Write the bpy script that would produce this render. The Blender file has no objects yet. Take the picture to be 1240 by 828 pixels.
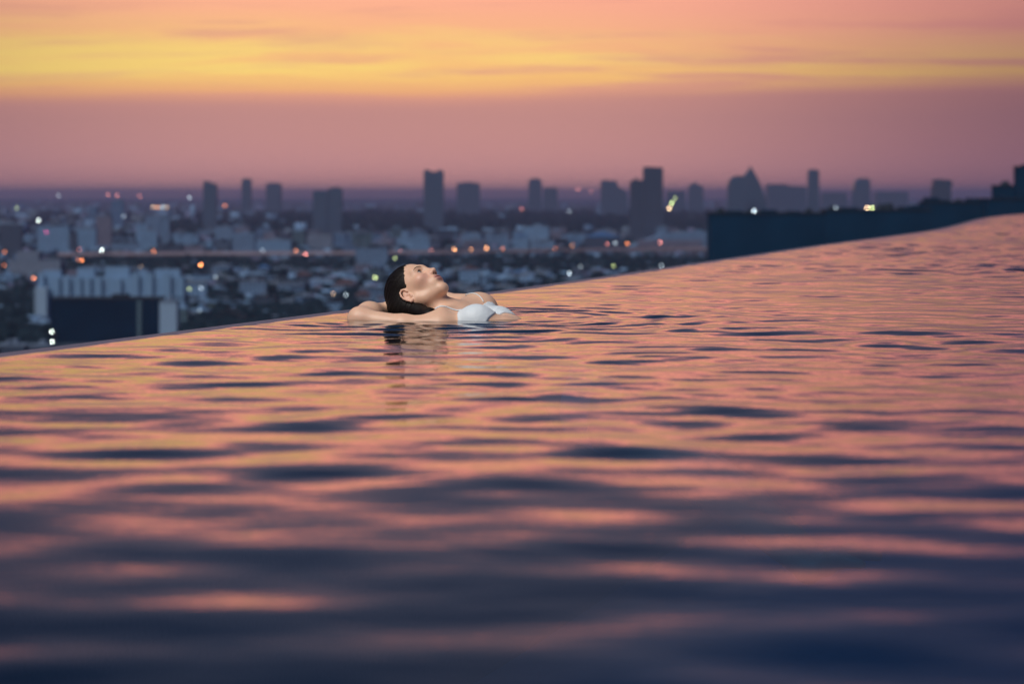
import bpy, math, random
import numpy as np
from mathutils import Vector

sc = bpy.context.scene
col = sc.collection
R = math.radians
F_PX = 2928.0          # focal length in photo pixels (1240 wide)
HOR = 235.0            # horizon row
CAM_Z = 0.40
GZ = -100.0            # city ground

# ------------------------------------------------------------------ camera
cam = bpy.data.cameras.new("camera")
cam.lens = 85.0
cam.sensor_width = 36.0
cam.shift_y = -179.0 / 1240.0
cam.clip_start = 0.05
cam.clip_end = 200000.0
cam.dof.use_dof = True
cam.dof.focus_distance = 7.85
cam.dof.aperture_fstop = 4.1
camo = bpy.data.objects.new("camera", cam)
camo.location = (0, 0, CAM_Z)
camo.rotation_euler = (R(90), 0, 0)
col.objects.link(camo)
sc.camera = camo

# ------------------------------------------------------------------ render settings
sc.render.engine = 'CYCLES'
sc.view_settings.view_transform = 'Standard'
sc.view_settings.look = 'None'
sc.view_settings.gamma = 1.0
sc.view_settings.exposure = 0.0
sc.view_settings.use_curve_mapping = False
cy = sc.cycles
cy.use_denoising = True
cy.use_adaptive_sampling = False
cy.max_bounces = 8
cy.transparent_max_bounces = 12
cy.volume_bounces = 1
cy.sample_clamp_indirect = 6.0
cy.caustics_reflective = False
cy.caustics_refractive = False


def lin(c):
    return tuple((v / 12.92 if v <= 0.04045 else ((v + 0.055) / 1.055) ** 2.4) for v in [q / 255.0 for q in c])


class NT:
    """tiny node-tree helper"""
    def __init__(self, tree):
        self.t = tree
        tree.nodes.clear()

    def n(self, kind, **kw):
        nd = self.t.nodes.new(kind)
        for k, v in kw.items():
            setattr(nd, k, v)
        return nd

    def put(self, sock, v):
        if v is None:
            return
        if isinstance(v, bpy.types.NodeSocket):
            self.t.links.new(v, sock)
        else:
            if isinstance(v, (tuple, list)) and len(v) == 3 and sock.type == 'RGBA':
                v = tuple(v) + (1,)
            sock.default_value = v

    def m(self, op, a, b=None, c=None, clamp=False):
        nd = self.n('ShaderNodeMath', operation=op, use_clamp=clamp)
        for i, v in enumerate((a, b, c)):
            self.put(nd.inputs[i], v)
        return nd.outputs[0]

    def mr(self, v, a, b, c=0.0, d=1.0, smooth=True):
        nd = self.n('ShaderNodeMapRange', interpolation_type='SMOOTHSTEP' if smooth else 'LINEAR')
        for i, x in enumerate((v, a, b, c, d)):
            self.put(nd.inputs[i], x)
        return nd.outputs[0]

    def mix(self, f, a, b, mode='MIX'):
        nd = self.n('ShaderNodeMix', data_type='RGBA', blend_type=mode)
        self.put(nd.inputs[0], f)
        self.put(nd.inputs[6], a)
        self.put(nd.inputs[7], b)
        return nd.outputs[2]

    def noise(self, vec, scale=5.0, detail=3.0, rough=0.5):
        nd = self.n('ShaderNodeTexNoise')
        self.put(nd.inputs['Vector'], vec)
        nd.inputs['Scale'].default_value = scale
        nd.inputs['Detail'].default_value = detail
        nd.inputs['Roughness'].default_value = rough
        return nd.outputs[0]

    def xyz(self, x, y, z):
        nd = self.n('ShaderNodeCombineXYZ')
        for i, v in enumerate((x, y, z)):
            self.put(nd.inputs[i], v)
        return nd.outputs[0]

    def ramp(self, v, stops, interp='LINEAR'):
        nd = self.n('ShaderNodeValToRGB')
        cr = nd.color_ramp
        cr.interpolation = interp
        while len(cr.elements) < len(stops):
            cr.elements.new(0.5)
        for e, (p, c) in zip(cr.elements, stops):
            e.position = p
            e.color = tuple(c) + (1,)
        self.put(nd.inputs[0], v)
        return nd.outputs[0]


# ------------------------------------------------------------------ sky
world = bpy.data.worlds.new("World")
sc.world = world
world.use_nodes = True
w = NT(world.node_tree)
gen = w.n('ShaderNodeTexCoord').outputs['Generated']
sep = w.n('ShaderNodeSeparateXYZ')
w.put(sep.inputs[0], gen)
DX, DY, DZ = sep.outputs
el = w.m('MULTIPLY', w.m('ARCSINE', DZ), 57.2958)
az = w.m('MULTIPLY', w.m('ARCTAN2', DX, DY), 57.2958)
# slow wobble of the cloud layers
wob = w.noise(w.xyz(w.m('MULTIPLY', az, 0.05), w.m('MULTIPLY', el, 0.25), 3.1), 1.0, 3.0, 0.5)
wob2 = w.noise(w.xyz(w.m('MULTIPLY', az, 0.16), w.m('MULTIPLY', el, 1.1), 7.7), 1.0, 4.0, 0.55)
e1 = w.m('ADD', w.m('SUBTRACT', el, w.m('MULTIPLY', w.m('MAXIMUM', w.m('MINIMUM', az, 14.0), -2.0), 0.030)), 0.02)
elw = w.m('ADD', el, w.m('MULTIPLY', w.m('SUBTRACT', wob2, 0.5), w.mr(el, 4.0, 12.0, 0.3, 3.5)))


def T(e):
    return math.sqrt(e / 90.0)


tv = w.m('SQRT', w.m('DIVIDE', w.m('MAXIMUM', elw, 0.0), 90.0))
front = w.ramp(tv, [
    (0.0, lin((196, 142, 146))),
    (T(0.7), lin((196, 144, 146))),
    (T(1.8), lin((190, 139, 138))),
    (T(2.3), lin((198, 142, 136))),
    (T(3.4), tuple(1.05 * v for v in lin((246, 170, 136)))),
    (T(4.3), tuple(1.4 * v for v in lin((252, 160, 138)))),
    (T(5.1), tuple(1.95 * v for v in lin((252, 152, 131)))),
    (T(6.1), tuple(1.1 * v for v in lin((190, 130, 136)))),
    (T(7.4), lin((130, 114, 132))),
    (T(9.2), lin((80, 92, 120))),
    (T(14.0), lin((34, 62, 98))),
    (T(30.0), lin((34, 64, 102))),
    (T(50.0), lin((56, 76, 112))),
    (1.0, lin((100, 114, 142))),
])
# glowing cloud deck starting just above two degrees
edge = w.mr(w.m('ADD', e1, w.m('MULTIPLY', w.m('SUBTRACT', wob, 0.5), 0.5)), 2.08, 2.56)
glow = w.ramp(w.m('DIVIDE', w.m('MAXIMUM', elw, 0.0), 10.0), [
    (0.22, lin((230, 163, 126))),
    (0.28, lin((248, 196, 122))),
    (0.36, lin((247, 186, 132))),
    (0.46, tuple(1.08 * v for v in lin((246, 174, 142)))),
    (0.60, tuple(1.4 * v for v in lin((251, 162, 140)))),
])
streak = w.noise(w.xyz(w.m('MULTIPLY', az, 0.085), w.m('MULTIPLY', w.m('ADD', el, w.m('ADD', w.m('MULTIPLY', wob, 1.3), w.m('MULTIPLY', wob2, 0.7))), 1.45), 5.3), 1.0, 7.0, 0.66)
side = w.mr(az, 0.0, 12.0, 1.0, 0.40)
yel_band = w.m('MULTIPLY', w.mr(el, 2.35, 2.9), w.mr(el, 3.3, 4.4, 1.0, 0.0))
yel = w.m('MULTIPLY', w.m('MULTIPLY', w.mr(streak, 0.40, 0.60), yel_band), side)
glow2 = w.mix(w.m('MULTIPLY', yel, 0.68), glow, lin((252, 224, 122)))
strk2 = w.noise(w.xyz(w.m('MULTIPLY', az, 0.11), w.m('MULTIPLY', w.m('ADD', el, w.m('MULTIPLY', wob, 1.0)), 2.3), 11.9), 1.0, 5.0, 0.6)
mauve = w.m('MULTIPLY', w.mr(strk2, 0.50, 0.66), w.mr(az, -14.0, 12.0, 0.55, 0.9))
glow3 = w.mix(mauve, glow2, lin((222, 156, 138)))
glow3 = w.mix(w.m('MULTIPLY', w.mr(el, 2.6, 4.4), w.mr(az, -8.0, 14.0, 0.0, 0.75)), glow3, lin((246, 160, 148)))
low = w.mix(w.m('MULTIPLY', edge, w.mr(el, 4.5, 5.1, 1.0, 0.0)), front, glow3)
# sides fall off in brightness away from the sunset
away = w.mr(w.m('ABSOLUTE', az), 8.0, 70.0, 0.0, 1.0)
back = w.ramp(tv, [
    (0.0, lin((110, 100, 122))),
    (T(6.0), lin((120, 112, 134))),
    (T(25.0), lin((76, 92, 124))),
    (T(50.0), lin((74, 92, 124))),
    (1.0, lin((110, 122, 146))),
])
skyc = w.mix(away, low, back)
vg = w.mix(1.0, skyc, w.ramp(w.mr(w.m('ABSOLUTE', w.m('ADD', az, 1.5)), 4.0, 18.0, 0, 1), [(0, (1, 1, 1)), (1, (0.56, 0.56, 0.66))]), 'MULTIPLY')
dusk = w.m('MULTIPLY', w.mr(az, -1.0, 13.0), w.mr(el, 2.2, 5.0, 1.0, 0.35))
vg = w.mix(dusk, vg, w.mix(1.0, vg, (0.66, 0.66, 0.80), 'MULTIPLY'))
ground = w.mix(w.mr(el, -1.2, -0.2, 1.0, 0.0), vg, lin((52, 60, 84)))
bgn = w.n('ShaderNodeBackground')
w.put(bgn.inputs[0], ground)
bgn.inputs[1].default_value = 1.0
# the Nishita sky of a sun at the horizon adds its own air light
sky = w.n('ShaderNodeTexSky', sky_type='NISHITA')
sky.sun_disc = False
sky.sun_elevation = R(1.0)
sky.sun_rotation = R(0)
sky.altitude = 100
bg2 = w.n('ShaderNodeBackground')
w.put(bg2.inputs[0], sky.outputs[0])
bg2.inputs[1].default_value = 0.003
addn = w.n('ShaderNodeAddShader')
w.put(addn.inputs[0], bgn.outputs[0])
w.put(addn.inputs[1], bg2.outputs[0])
wo = w.n('ShaderNodeOutputWorld')
w.put(wo.inputs[0], addn.outputs[0])
world.cycles.sampling_method = 'MANUAL'
world.cycles.sample_map_resolution = 1024

# ------------------------------------------------------------------ soft fill added to brighten the bather, high behind the camera on the left
sun = bpy.data.lights.new("sun", 'SUN')
sun.energy = 2.95
sun.angle = R(40)
sun.color = (1.0, 0.94, 0.88)
fill_lighto = bpy.data.objects.new("sun", sun)
sd = Vector((-0.45, -0.60, 0.95)).normalized()       # towards the light
fill_lighto.rotation_euler = sd.to_track_quat('Z', 'Y').to_euler()
fill_lighto.location = (-3, -3, 8)
col.objects.link(fill_lighto)


# ------------------------------------------------------------------ object helpers
def mesh_np(name, V, Fq, smooth=False):
    """V (n,3); Fq (m,k) index array with k = 3 or 4"""
    me = bpy.data.meshes.new(name)
    V = np.ascontiguousarray(V, dtype=np.float32)
    Fq = np.ascontiguousarray(Fq, dtype=np.int32)
    k = Fq.shape[1]
    me.vertices.add(len(V))
    me.vertices.foreach_set('co', V.ravel())
    me.loops.add(Fq.size)
    me.loops.foreach_set('vertex_index', Fq.ravel())
    me.polygons.add(len(Fq))
    me.polygons.foreach_set('loop_start', np.arange(0, Fq.size, k, dtype=np.int32))
    me.polygons.foreach_set('loop_total', np.full(len(Fq), k, dtype=np.int32))
    me.update(calc_edges=True)
    me.validate()
    if smooth:
        me.polygons.foreach_set('use_smooth', np.ones(len(me.polygons), dtype=bool))
    return me


def link(name, me, mat=None, parent=None):
    o = bpy.data.objects.new(name, me)
    if mat is not None:
        me.materials.append(mat)
    col.objects.link(o)
    if parent is not None:
        o.parent = parent
    return o


def tag(o, label=None, cat=None, group=None, kind=None):
    if label:
        o['label'] = label
    if cat:
        o['category'] = cat
    if group:
        o['group'] = group
    if kind:
        o['kind'] = kind
    return o


BOXF = np.array([[0, 3, 2, 1], [4, 5, 6, 7], [0, 1, 5, 4], [1, 2, 6, 5], [2, 3, 7, 6], [3, 0, 4, 7]])


class MB:
    """collects solids into one mesh"""
    def __init__(self):
        self.v, self.f, self.n = [], [], 0

    def add(self, V, Fc):
        self.v.append(np.asarray(V, float))
        self.f += [tuple(int(i) + self.n for i in q) for q in Fc]
        self.n += len(V)
        return self

    def box(self, x0, x1, y0, y1, z0, z1):
        V = [(x0, y0, z0), (x1, y0, z0), (x1, y1, z0), (x0, y1, z0), (x0, y0, z1), (x1, y0, z1), (x1, y1, z1), (x0, y1, z1)]
        return self.add(V, BOXF)

    def prism(self, pts, y0, y1):
        """outline in x,z extruded along y"""
        n = len(pts)
        V = [(x, y0, z) for x, z in pts] + [(x, y1, z) for x, z in pts]
        Fc = [tuple(range(n)), tuple(range(2 * n - 1, n - 1, -1))]
        Fc += [(i, i + n, (i + 1) % n + n, (i + 1) % n) for i in range(n)]
        return self.add(V, Fc)

    def cyl(self, x, y, z0, z1, r0, r1=None, n=10):
        r1 = r0 if r1 is None else r1
        V = [(x + r0 * math.cos(6.28318 * i / n), y + r0 * math.sin(6.28318 * i / n), z0) for i in range(n)]
        V += [(x + r1 * math.cos(6.28318 * i / n), y + r1 * math.sin(6.28318 * i / n), z1) for i in range(n)]
        Fc = [(i, (i + 1) % n, (i + 1) % n + n, i + n) for i in range(n)] + [tuple(range(n - 1, -1, -1)), tuple(range(n, 2 * n))]
        return self.add(V, Fc)

    def build(self, name, mat, parent=None, smooth=False):
        me = bpy.data.meshes.new(name)
        me.from_pydata([tuple(p) for p in np.concatenate(self.v)], [], self.f)
        me.update()
        if smooth:
            for p in me.polygons:
                p.use_smooth = True
        return link(name, me, mat, parent)


def tube(name, pts, rad, mat, parent, n=8):
    """tube through points (smooth polyline) with per-point radius"""
    P = np.array(pts, float)
    if np.isscalar(rad):
        rad = [rad] * len(P)
    V, Fc = [], []
    up = np.array([0.13, 0.2, 0.97])
    for i in range(len(P)):
        t = P[min(i + 1, len(P) - 1)] - P[max(i - 1, 0)]
        t /= np.linalg.norm(t)
        a = np.cross(t, up)
        a /= np.linalg.norm(a)
        b = np.cross(t, a)
        for k in range(n):
            th = 2 * math.pi * k / n
            V.append(P[i] + rad[i] * (math.cos(th) * a + math.sin(th) * b))
    for i in range(len(P) - 1):
        for k in range(n):
            Fc.append((i * n + k, i * n + (k + 1) % n, (i + 1) * n + (k + 1) % n, (i + 1) * n + k))
    Fc.append(tuple(range(n)))
    Fc.append(tuple(range((len(P) - 1) * n, len(P) * n)))
    me = bpy.data.meshes.new(name)
    me.from_pydata([tuple(v) for v in V], [], Fc)
    me.update()
    for p in me.polygons:
        p.use_smooth = True
    return link(name, me, mat, parent)


# ------------------------------------------------------------------ materials
def mat_new(name):
    m = bpy.data.materials.new(name)
    m.use_nodes = True
    t = NT(m.node_tree)
    out = t.n('ShaderNodeOutputMaterial')
    return m, t, out


def simple(name, base, rough=0.7, var=0.25, scale=0.05, metal=0.0, spec=0.3, coord='Object'):
    m, t, out = mat_new(name)
    p = t.n('ShaderNodeBsdfPrincipled')
    tc = t.n('ShaderNodeTexCoord').outputs[coord]
    ns = t.noise(tc, scale, 4.0, 0.6)
    c = t.mix(ns, tuple(v * (1 - var) for v in base), tuple(min(1, v * (1 + var)) for v in base))
    t.put(p.inputs['Base Color'], c)
    p.inputs['Roughness'].default_value = rough
    p.inputs['Metallic'].default_value = metal
    p.inputs['Specular IOR Level'].default_value = spec
    t.put(out.inputs[0], p.outputs[0])
    return m


def facade(name, base, glass=(0.03, 0.045, 0.07), storey=3.4, bay=3.8, win=0.5, mode='grid', stain=0.3):
    """wall with rows of window openings, in metres of the building's own space"""
    m, t, out = mat_new(name)
    p = t.n('ShaderNodeBsdfPrincipled')
    tc = t.n('ShaderNodeTexCoord').outputs['Object']
    s = t.n('ShaderNodeSeparateXYZ')
    t.put(s.inputs[0], tc)
    nrm = t.n('ShaderNodeSeparateXYZ')
    t.put(nrm.inputs[0], t.n('ShaderNodeTexCoord').outputs['Normal'])
    u = t.m('ADD', s.outputs[0], s.outputs[1])
    fu = t.m('FRACT', t.m('DIVIDE', u, bay))
    fv = t.m('FRACT', t.m('DIVIDE', s.outputs[2], storey))
    a = t.m('LESS_THAN', t.m('ABSOLUTE', t.m('SUBTRACT', fu, 0.5)), win * 0.5 if mode == 'grid' else 2.0)
    b = t.m('LESS_THAN', t.m('ABSOLUTE', t.m('SUBTRACT', fv, 0.5)), 0.24)
    side = t.m('LESS_THAN', t.m('ABSOLUTE', nrm.outputs[2]), 0.5)
    wmask = t.m('MULTIPLY', t.m('MULTIPLY', a, b), side)
    ns = t.noise(tc, 0.06, 4.0, 0.6)
    wallc = t.mix(ns, tuple(v * (1 - stain) for v in base), tuple(min(1, v * (1 + stain * 0.6)) for v in base))
    t.put(p.inputs['Base Color'], t.mix(wmask, wallc, glass))
    t.put(p.inputs['Roughness'], t.m('SUBTRACT', 0.8, t.m('MULTIPLY', wmask, 0.6)))
    t.put(out.inputs[0], p.outputs[0])
    return m


def glow_mat(name, colr, power):
    m, t, out = mat_new(name)
    e = t.n('ShaderNodeEmission')
    e.inputs[0].default_value = tuple(colr) + (1,)
    e.inputs[1].default_value = power
    t.put(out.inputs[0], e.outputs[0])
    return m


# ------------------------------------------------------------------ pool outline
edge_px = [(-420, 485.5), (-200, 457.5), (0, 432), (150, 413), (310, 392.5), (465, 372.5), (620, 353), (740, 336), (860, 318), (935, 307),
           (1000, 297), (1075, 287.5), (1140, 278.5), (1165, 272.5), (1190, 265.0), (1215, 261.3), (1240, 259), (1290, 256.6)]
ex, ey = [], []
for px, py in edge_px:
    d = CAM_Z * F_PX / (py - HOR)
    ex.append((px - 620) * d / F_PX)
    ey.append(d)
ex, ey = np.array(ex), np.array(ey)
# continue straight towards and behind the camera, and beyond
s0 = (ex[2] - ex[0]) / (ey[2] - ey[0])
s1 = 0.26
ex = np.concatenate([[ex[0] - s0 * (ey[0] + 6.0)], ex, [ex[-1] + s1 * 30]])
ey = np.concatenate([[-6.0], ey, [ey[-1] + 30]])


def edge_x(y):
    """smooth interpolation of the pool rim"""
    y = np.asarray(y, float)
    acc = 0
    for k, wt in ((-1.5, .15), (-.6, .2), (0, .3), (.6, .2), (1.5, .15)):
        sc_ = np.clip(y / 20.0, 0.1, 1.6)
        acc = acc + wt * np.interp(y + k * sc_, ey, ex)
    return acc


rng = np.random.default_rng(11)


def wave_set():
    comps = []
    for lo, hi, n, slope, spread in ((0.50, 1.2, 26, 0.0085, 1.1), (0.18, 0.42, 80, 0.0250, 9.0), (0.08, 0.18, 64, 0.0125, 1.1)):
        for i in range(n):
            L = lo * (hi / lo) ** rng.random()
            th = rng.normal(0.12, spread) if spread < 5 else rng.uniform(-1.45, 1.55)
            k = 2 * math.pi / L
            a = slope / k * math.sqrt(2.0 / n)
            comps.append((k * math.sin(th), k * math.cos(th), a, rng.random() * 6.283, L))
    return comps


WAVES = wave_set()


def water_h(X, Y):
    H = np.zeros_like(X)
    g1 = 0.72 + 0.40 * np.sin(0.9 * X + 0.63 * Y + 0.6) * np.sin(0.47 * Y - 0.7 * X + 1.0) + 0.22 * np.sin(1.9 * Y + 1.1 * X)
    g2 = 0.75 + 0.45 * np.sin(1.3 * X - 0.8 * Y + 2.0) * np.sin(0.83 * Y + 1.1 * X)
    g3 = np.interp(Y, [2.0, 3.5, 7.0], [0.35, 0.55, 1.0])
    for kx, ky, a, ph, L in WAVES:
        g = 1.0 if L > 0.45 else (g1 if L > 0.18 else g2 * g3)
        H += a * g * np.sin(kx * X + ky * Y + ph)
    # rings spreading from the bather
    for (cx, cyy, a) in ((-0.08, 7.80, 0.0011), (-0.50, 7.72, 0.0009)):
        r = np.hypot(X - cx, Y - cyy)
        H += a * np.sin(2 * math.pi * r / 0.11) * np.exp(-((r - 0.45) / 0.4) ** 2)
    r = np.hypot((X + 0.25) / 1.6, Y - 7.8)
    H *= 1 - 0.55 * np.exp(-(r / 0.42) ** 2)          # calmer right against the body
    H *= np.interp(Y, [1.0, 2.5, 4.0, 6.0, 9.0, 15.0], [0.62, 0.74, 1.05, 1.35, 1.45, 1.9])     # stirred water far off, calm near the deck
    s = X - edge_x(Y)
    H *= np.clip(0.25 + s / 0.5, 0.25, 1.0)
    return H


def build_water():
    ys = np.concatenate([np.arange(-5, 1.2, 0.15), np.arange(1.2, 8.6, 0.0105), np.arange(8.6, 20, 0.021), np.arange(20, 62, 0.06), [62.5]])
    ss = np.concatenate([[-0.02, -0.008], np.arange(0, 3.4, 0.0125), np.arange(3.4, 5.0, 0.03), np.arange(5.0, 15.0, 0.4), [15.0]])
    Yg, Sg = np.meshgrid(ys, ss, indexing='ij')
    Xg = edge_x(Yg) + Sg
    Zg = water_h(Xg, Yg)
    Zg[:, 0] = -0.012
    Zg[:, 1] = np.minimum(Zg[:, 1], 0) - 0.003
    V = np.stack([Xg, Yg, Zg], -1).reshape(-1, 3)
    nr, nc = len(ys), len(ss)
    i = np.arange((nr - 1) * (nc - 1))
    r, c = i // (nc - 1), i % (nc - 1)
    a = r * nc + c
    Fq = np.stack([a, a + 1, a + nc + 1, a + nc], 1)
    me = mesh_np('pool_water', V, Fq, True)
    m, t, out = mat_new('pool_water')
    tc = t.n('ShaderNodeTexCoord').outputs['Object']
    mp = t.n('ShaderNodeMapping')
    mp.inputs['Scale'].default_value = (0.8, 1.3, 1.0)
    t.put(mp.inputs[0], tc)
    n1 = t.noise(mp.outputs[0], 14.0, 3.0, 0.55)
    b = t.n('ShaderNodeBump')
    b.inputs['Strength'].default_value = 1.0
    b.inputs['Distance'].default_value = 0.0009
    t.put(b.inputs['Height'], n1)
    fr = t.n('ShaderNodeFresnel')
    fr.inputs[0].default_value = 1.333
    t.put(fr.inputs['Normal'], b.outputs[0])
    gl = t.n('ShaderNodeBsdfGlossy')
    gl.inputs['Roughness'].default_value = 0.015
    gl.inputs['Color'].default_value = (1, 1, 1, 1)
    t.put(gl.inputs['Normal'], b.outputs[0])
    tr = t.n('ShaderNodeBsdfTransparent')
    tr.inputs[0].default_value = (0.06, 0.20, 0.32, 1)
    mx = t.n('ShaderNodeMixShader')
    t.put(mx.inputs[0], fr.outputs[0])
    t.put(mx.inputs[1], tr.outputs[0])
    t.put(mx.inputs[2], gl.outputs[0])
    t.put(out.inputs[0], mx.outputs[0])
    o = link('pool_water', me, m)
    tag(o, kind='structure')


build_water()


def build_pool_shell():
    ys = np.concatenate([np.arange(-6, 20, 0.25), np.arange(20, 63, 0.7)])
    xe = edge_x(ys)
    # rim wall: cross-section going from inside face over the sloping wet lip down the outside
    dxn = np.gradient(xe, ys)
    nn = 1 / np.sqrt(1 + dxn ** 2)
    prof = [(0.02, -1.55), (0.02, -0.020), (0.0, -0.008), (-0.012, -0.004), (-0.090, -0.003), (-0.102, -0.006), (-0.108, -0.02), (-0.108, GZ)]
    V = []
    for (s, z) in prof:
        V.append(np.stack([xe + s / nn, ys, np.full_like(ys, z)], 1))
    n = len(ys)
    V = np.concatenate(V)
    Fq = []
    for k in range(len(prof) - 1):
        for i in range(n - 1):
            Fq.append((k * n + i, k * n + i + 1, (k + 1) * n + i + 1, (k + 1) * n + i))
    me = mesh_np('pool_wall', V, np.array(Fq), True)
    m, t, out = mat_new('wet_granite')
    p = t.n('ShaderNodeBsdfPrincipled')
    tc = t.n('ShaderNodeTexCoord').outputs['Object']
    t.put(p.inputs['Base Color'], t.mix(t.noise(tc, 60, 4, 0.6), (0.09, 0.085, 0.12), (0.20, 0.17, 0.22)))
    p.inputs['Roughness'].default_value = 0.65
    p.inputs['Specular IOR Level'].default_value = 0.12
    b = t.n('ShaderNodeBump')
    b.inputs['Distance'].default_value = 0.001
    t.put(b.inputs['Height'], t.noise(tc, 30, 4, 0.6))
    t.put(p.inputs['Normal'], b.outputs[0])
    t.put(out.inputs[0], p.outputs[0])
    o = link('pool_wall', me, m)
    tag(o, 'long curving wet stone overflow rim of the infinity pool above the city', 'pool wall')
    # floor
    m2, t, out = mat_new('blue_tile')
    p = t.n('ShaderNodeBsdfPrincipled')
    tc = t.n('ShaderNodeTexCoord').outputs['Object']
    br = t.n('ShaderNodeTexBrick')
    br.offset = 0
    br.inputs['Scale'].default_value = 1.0
    br.inputs['Brick Width'].default_value = 0.05
    br.inputs['Row Height'].default_value = 0.05
    br.inputs['Mortar Size'].default_value = 0.003
    br.inputs['Color1'].default_value = (0.08, 0.30, 0.48, 1)
    br.inputs['Color2'].default_value = (0.10, 0.33, 0.52, 1)
    br.inputs['Mortar'].default_value = (0.10, 0.31, 0.48, 1)
    t.put(br.inputs[0], tc)
    t.put(p.inputs['Base Color'], br.outputs[0])
    p.inputs['Roughness'].default_value = 0.4
    t.put(out.inputs[0], p.outputs[0])
    A = np.stack([xe + 0.02, ys, np.full_like(ys, -1.5)], 1)
    B = np.stack([xe + 15.0, ys, np.full_like(ys, -1.5)], 1)
    V = np.concatenate([A, B])
    Fq = np.array([(i, i + n, i + n + 1, i + 1) for i in range(n - 1)])
    tag(link('pool_floor', mesh_np('pool_floor', V, Fq), m2), kind='structure')


build_pool_shell()
# ------------------------------------------------------------------ city
rnd = random.Random(5)


def gx(px, D):
    return (px - 620.0) / F_PX * D


def gz(py, D):
    return CAM_Z - (py - HOR) / F_PX * D


def gd(py):
    """distance at which the city ground shows on photo row py"""
    return (CAM_Z - GZ) * F_PX / (py - HOR)


def make_ground():
    m, t, out = mat_new('city_ground')
    p = t.n('ShaderNodeBsdfPrincipled')
    tc = t.n('ShaderNodeTexCoord').outputs['Object']
    big = t.noise(tc, 0.0016, 5.0, 0.6)
    small = t.noise(tc, 0.02, 4.0, 0.6)
    c1 = t.mix(t.mr(big, 0.42, 0.58), (0.006, 0.018, 0.034), (0.024, 0.044, 0.072))
    c2 = t.mix(t.mr(small, 0.4, 0.65), c1, (0.05, 0.075, 0.11))
    t.put(p.inputs['Base Color'], t.mix(0.4, c1, c2))
    p.inputs['Roughness'].default_value = 0.95
    p.inputs['Specular IOR Level'].default_value = 0.1
    t.put(out.inputs[0], p.outputs[0])
    me = mesh_np('ground', np.array([(-16000, -3000, GZ), (16000, -3000, GZ), (16000, 60000, GZ), (-16000, 60000, GZ)]), np.array([[0, 1, 2, 3]]))
    tag(link('ground', me, m), kind='structure')


make_ground()

M_PALE = facade('pale_plaster', (0.14, 0.27, 0.46), win=0.45)
M_PALE2 = facade('pale_concrete', (0.115, 0.21, 0.36), win=0.5, bay=4.5)
M_GREY = facade('grey_plaster', (0.07, 0.15, 0.29), win=0.5)
M_BEIGE = facade('beige_plaster', (0.15, 0.20, 0.29), win=0.4)
M_MAUVE = facade('mauve_plaster', (0.14, 0.145, 0.22), win=0.5)
M_SLATE = facade('slate_cladding', (0.035, 0.06, 0.11), win=0.6)
M_TEAL = facade('teal_cladding', (0.09, 0.17, 0.22), win=0.7, mode='band')
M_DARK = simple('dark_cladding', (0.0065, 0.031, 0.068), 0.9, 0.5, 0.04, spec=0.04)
M_TOWER = facade('tower_cladding', (0.065, 0.12, 0.21), win=0.6, mode='band')
M_ROOF = simple('roof_concrete', (0.12, 0.17, 0.25), 0.9, 0.35, 0.08)
M_ROOFD = simple('dark_roof', (0.010, 0.020, 0.035), 0.9, 0.35, 0.08)
M_WHITE = simple('white_wall', (0.145, 0.26, 0.42), 0.8, 0.15, 0.05)
M_BRIGHT = simple('bright_render', (0.22, 0.33, 0.47), 0.8, 0.1, 0.05)
M_RED = simple('clay_roof', (0.11, 0.075, 0.09), 0.9, 0.3, 0.2)
M_BLUE = simple('blue_metal_roof', (0.06, 0.16, 0.36), 0.5, 0.2, 0.05)
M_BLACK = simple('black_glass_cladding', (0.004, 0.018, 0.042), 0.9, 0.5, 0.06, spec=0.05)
M_ROAD = simple('road_concrete', (0.36, 0.30, 0.35), 0.85, 0.2, 0.02)
M_UNDER = simple('pier_concrete', (0.06, 0.06, 0.08), 0.9, 0.2, 0.1)
M_MET = simple('pole_metal', (0.12, 0.13, 0.15), 0.5, 0.2, 1.0)

# ---- generic buildings: body + roof pieces.  One builder, many shapes
WALLM = {'pale': M_PALE, 'light grey': M_PALE2, 'grey': M_GREY, 'beige': M_BEIGE, 'mauve': M_MAUVE, 'slate': M_SLATE, 'teal': M_TEAL}


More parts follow.
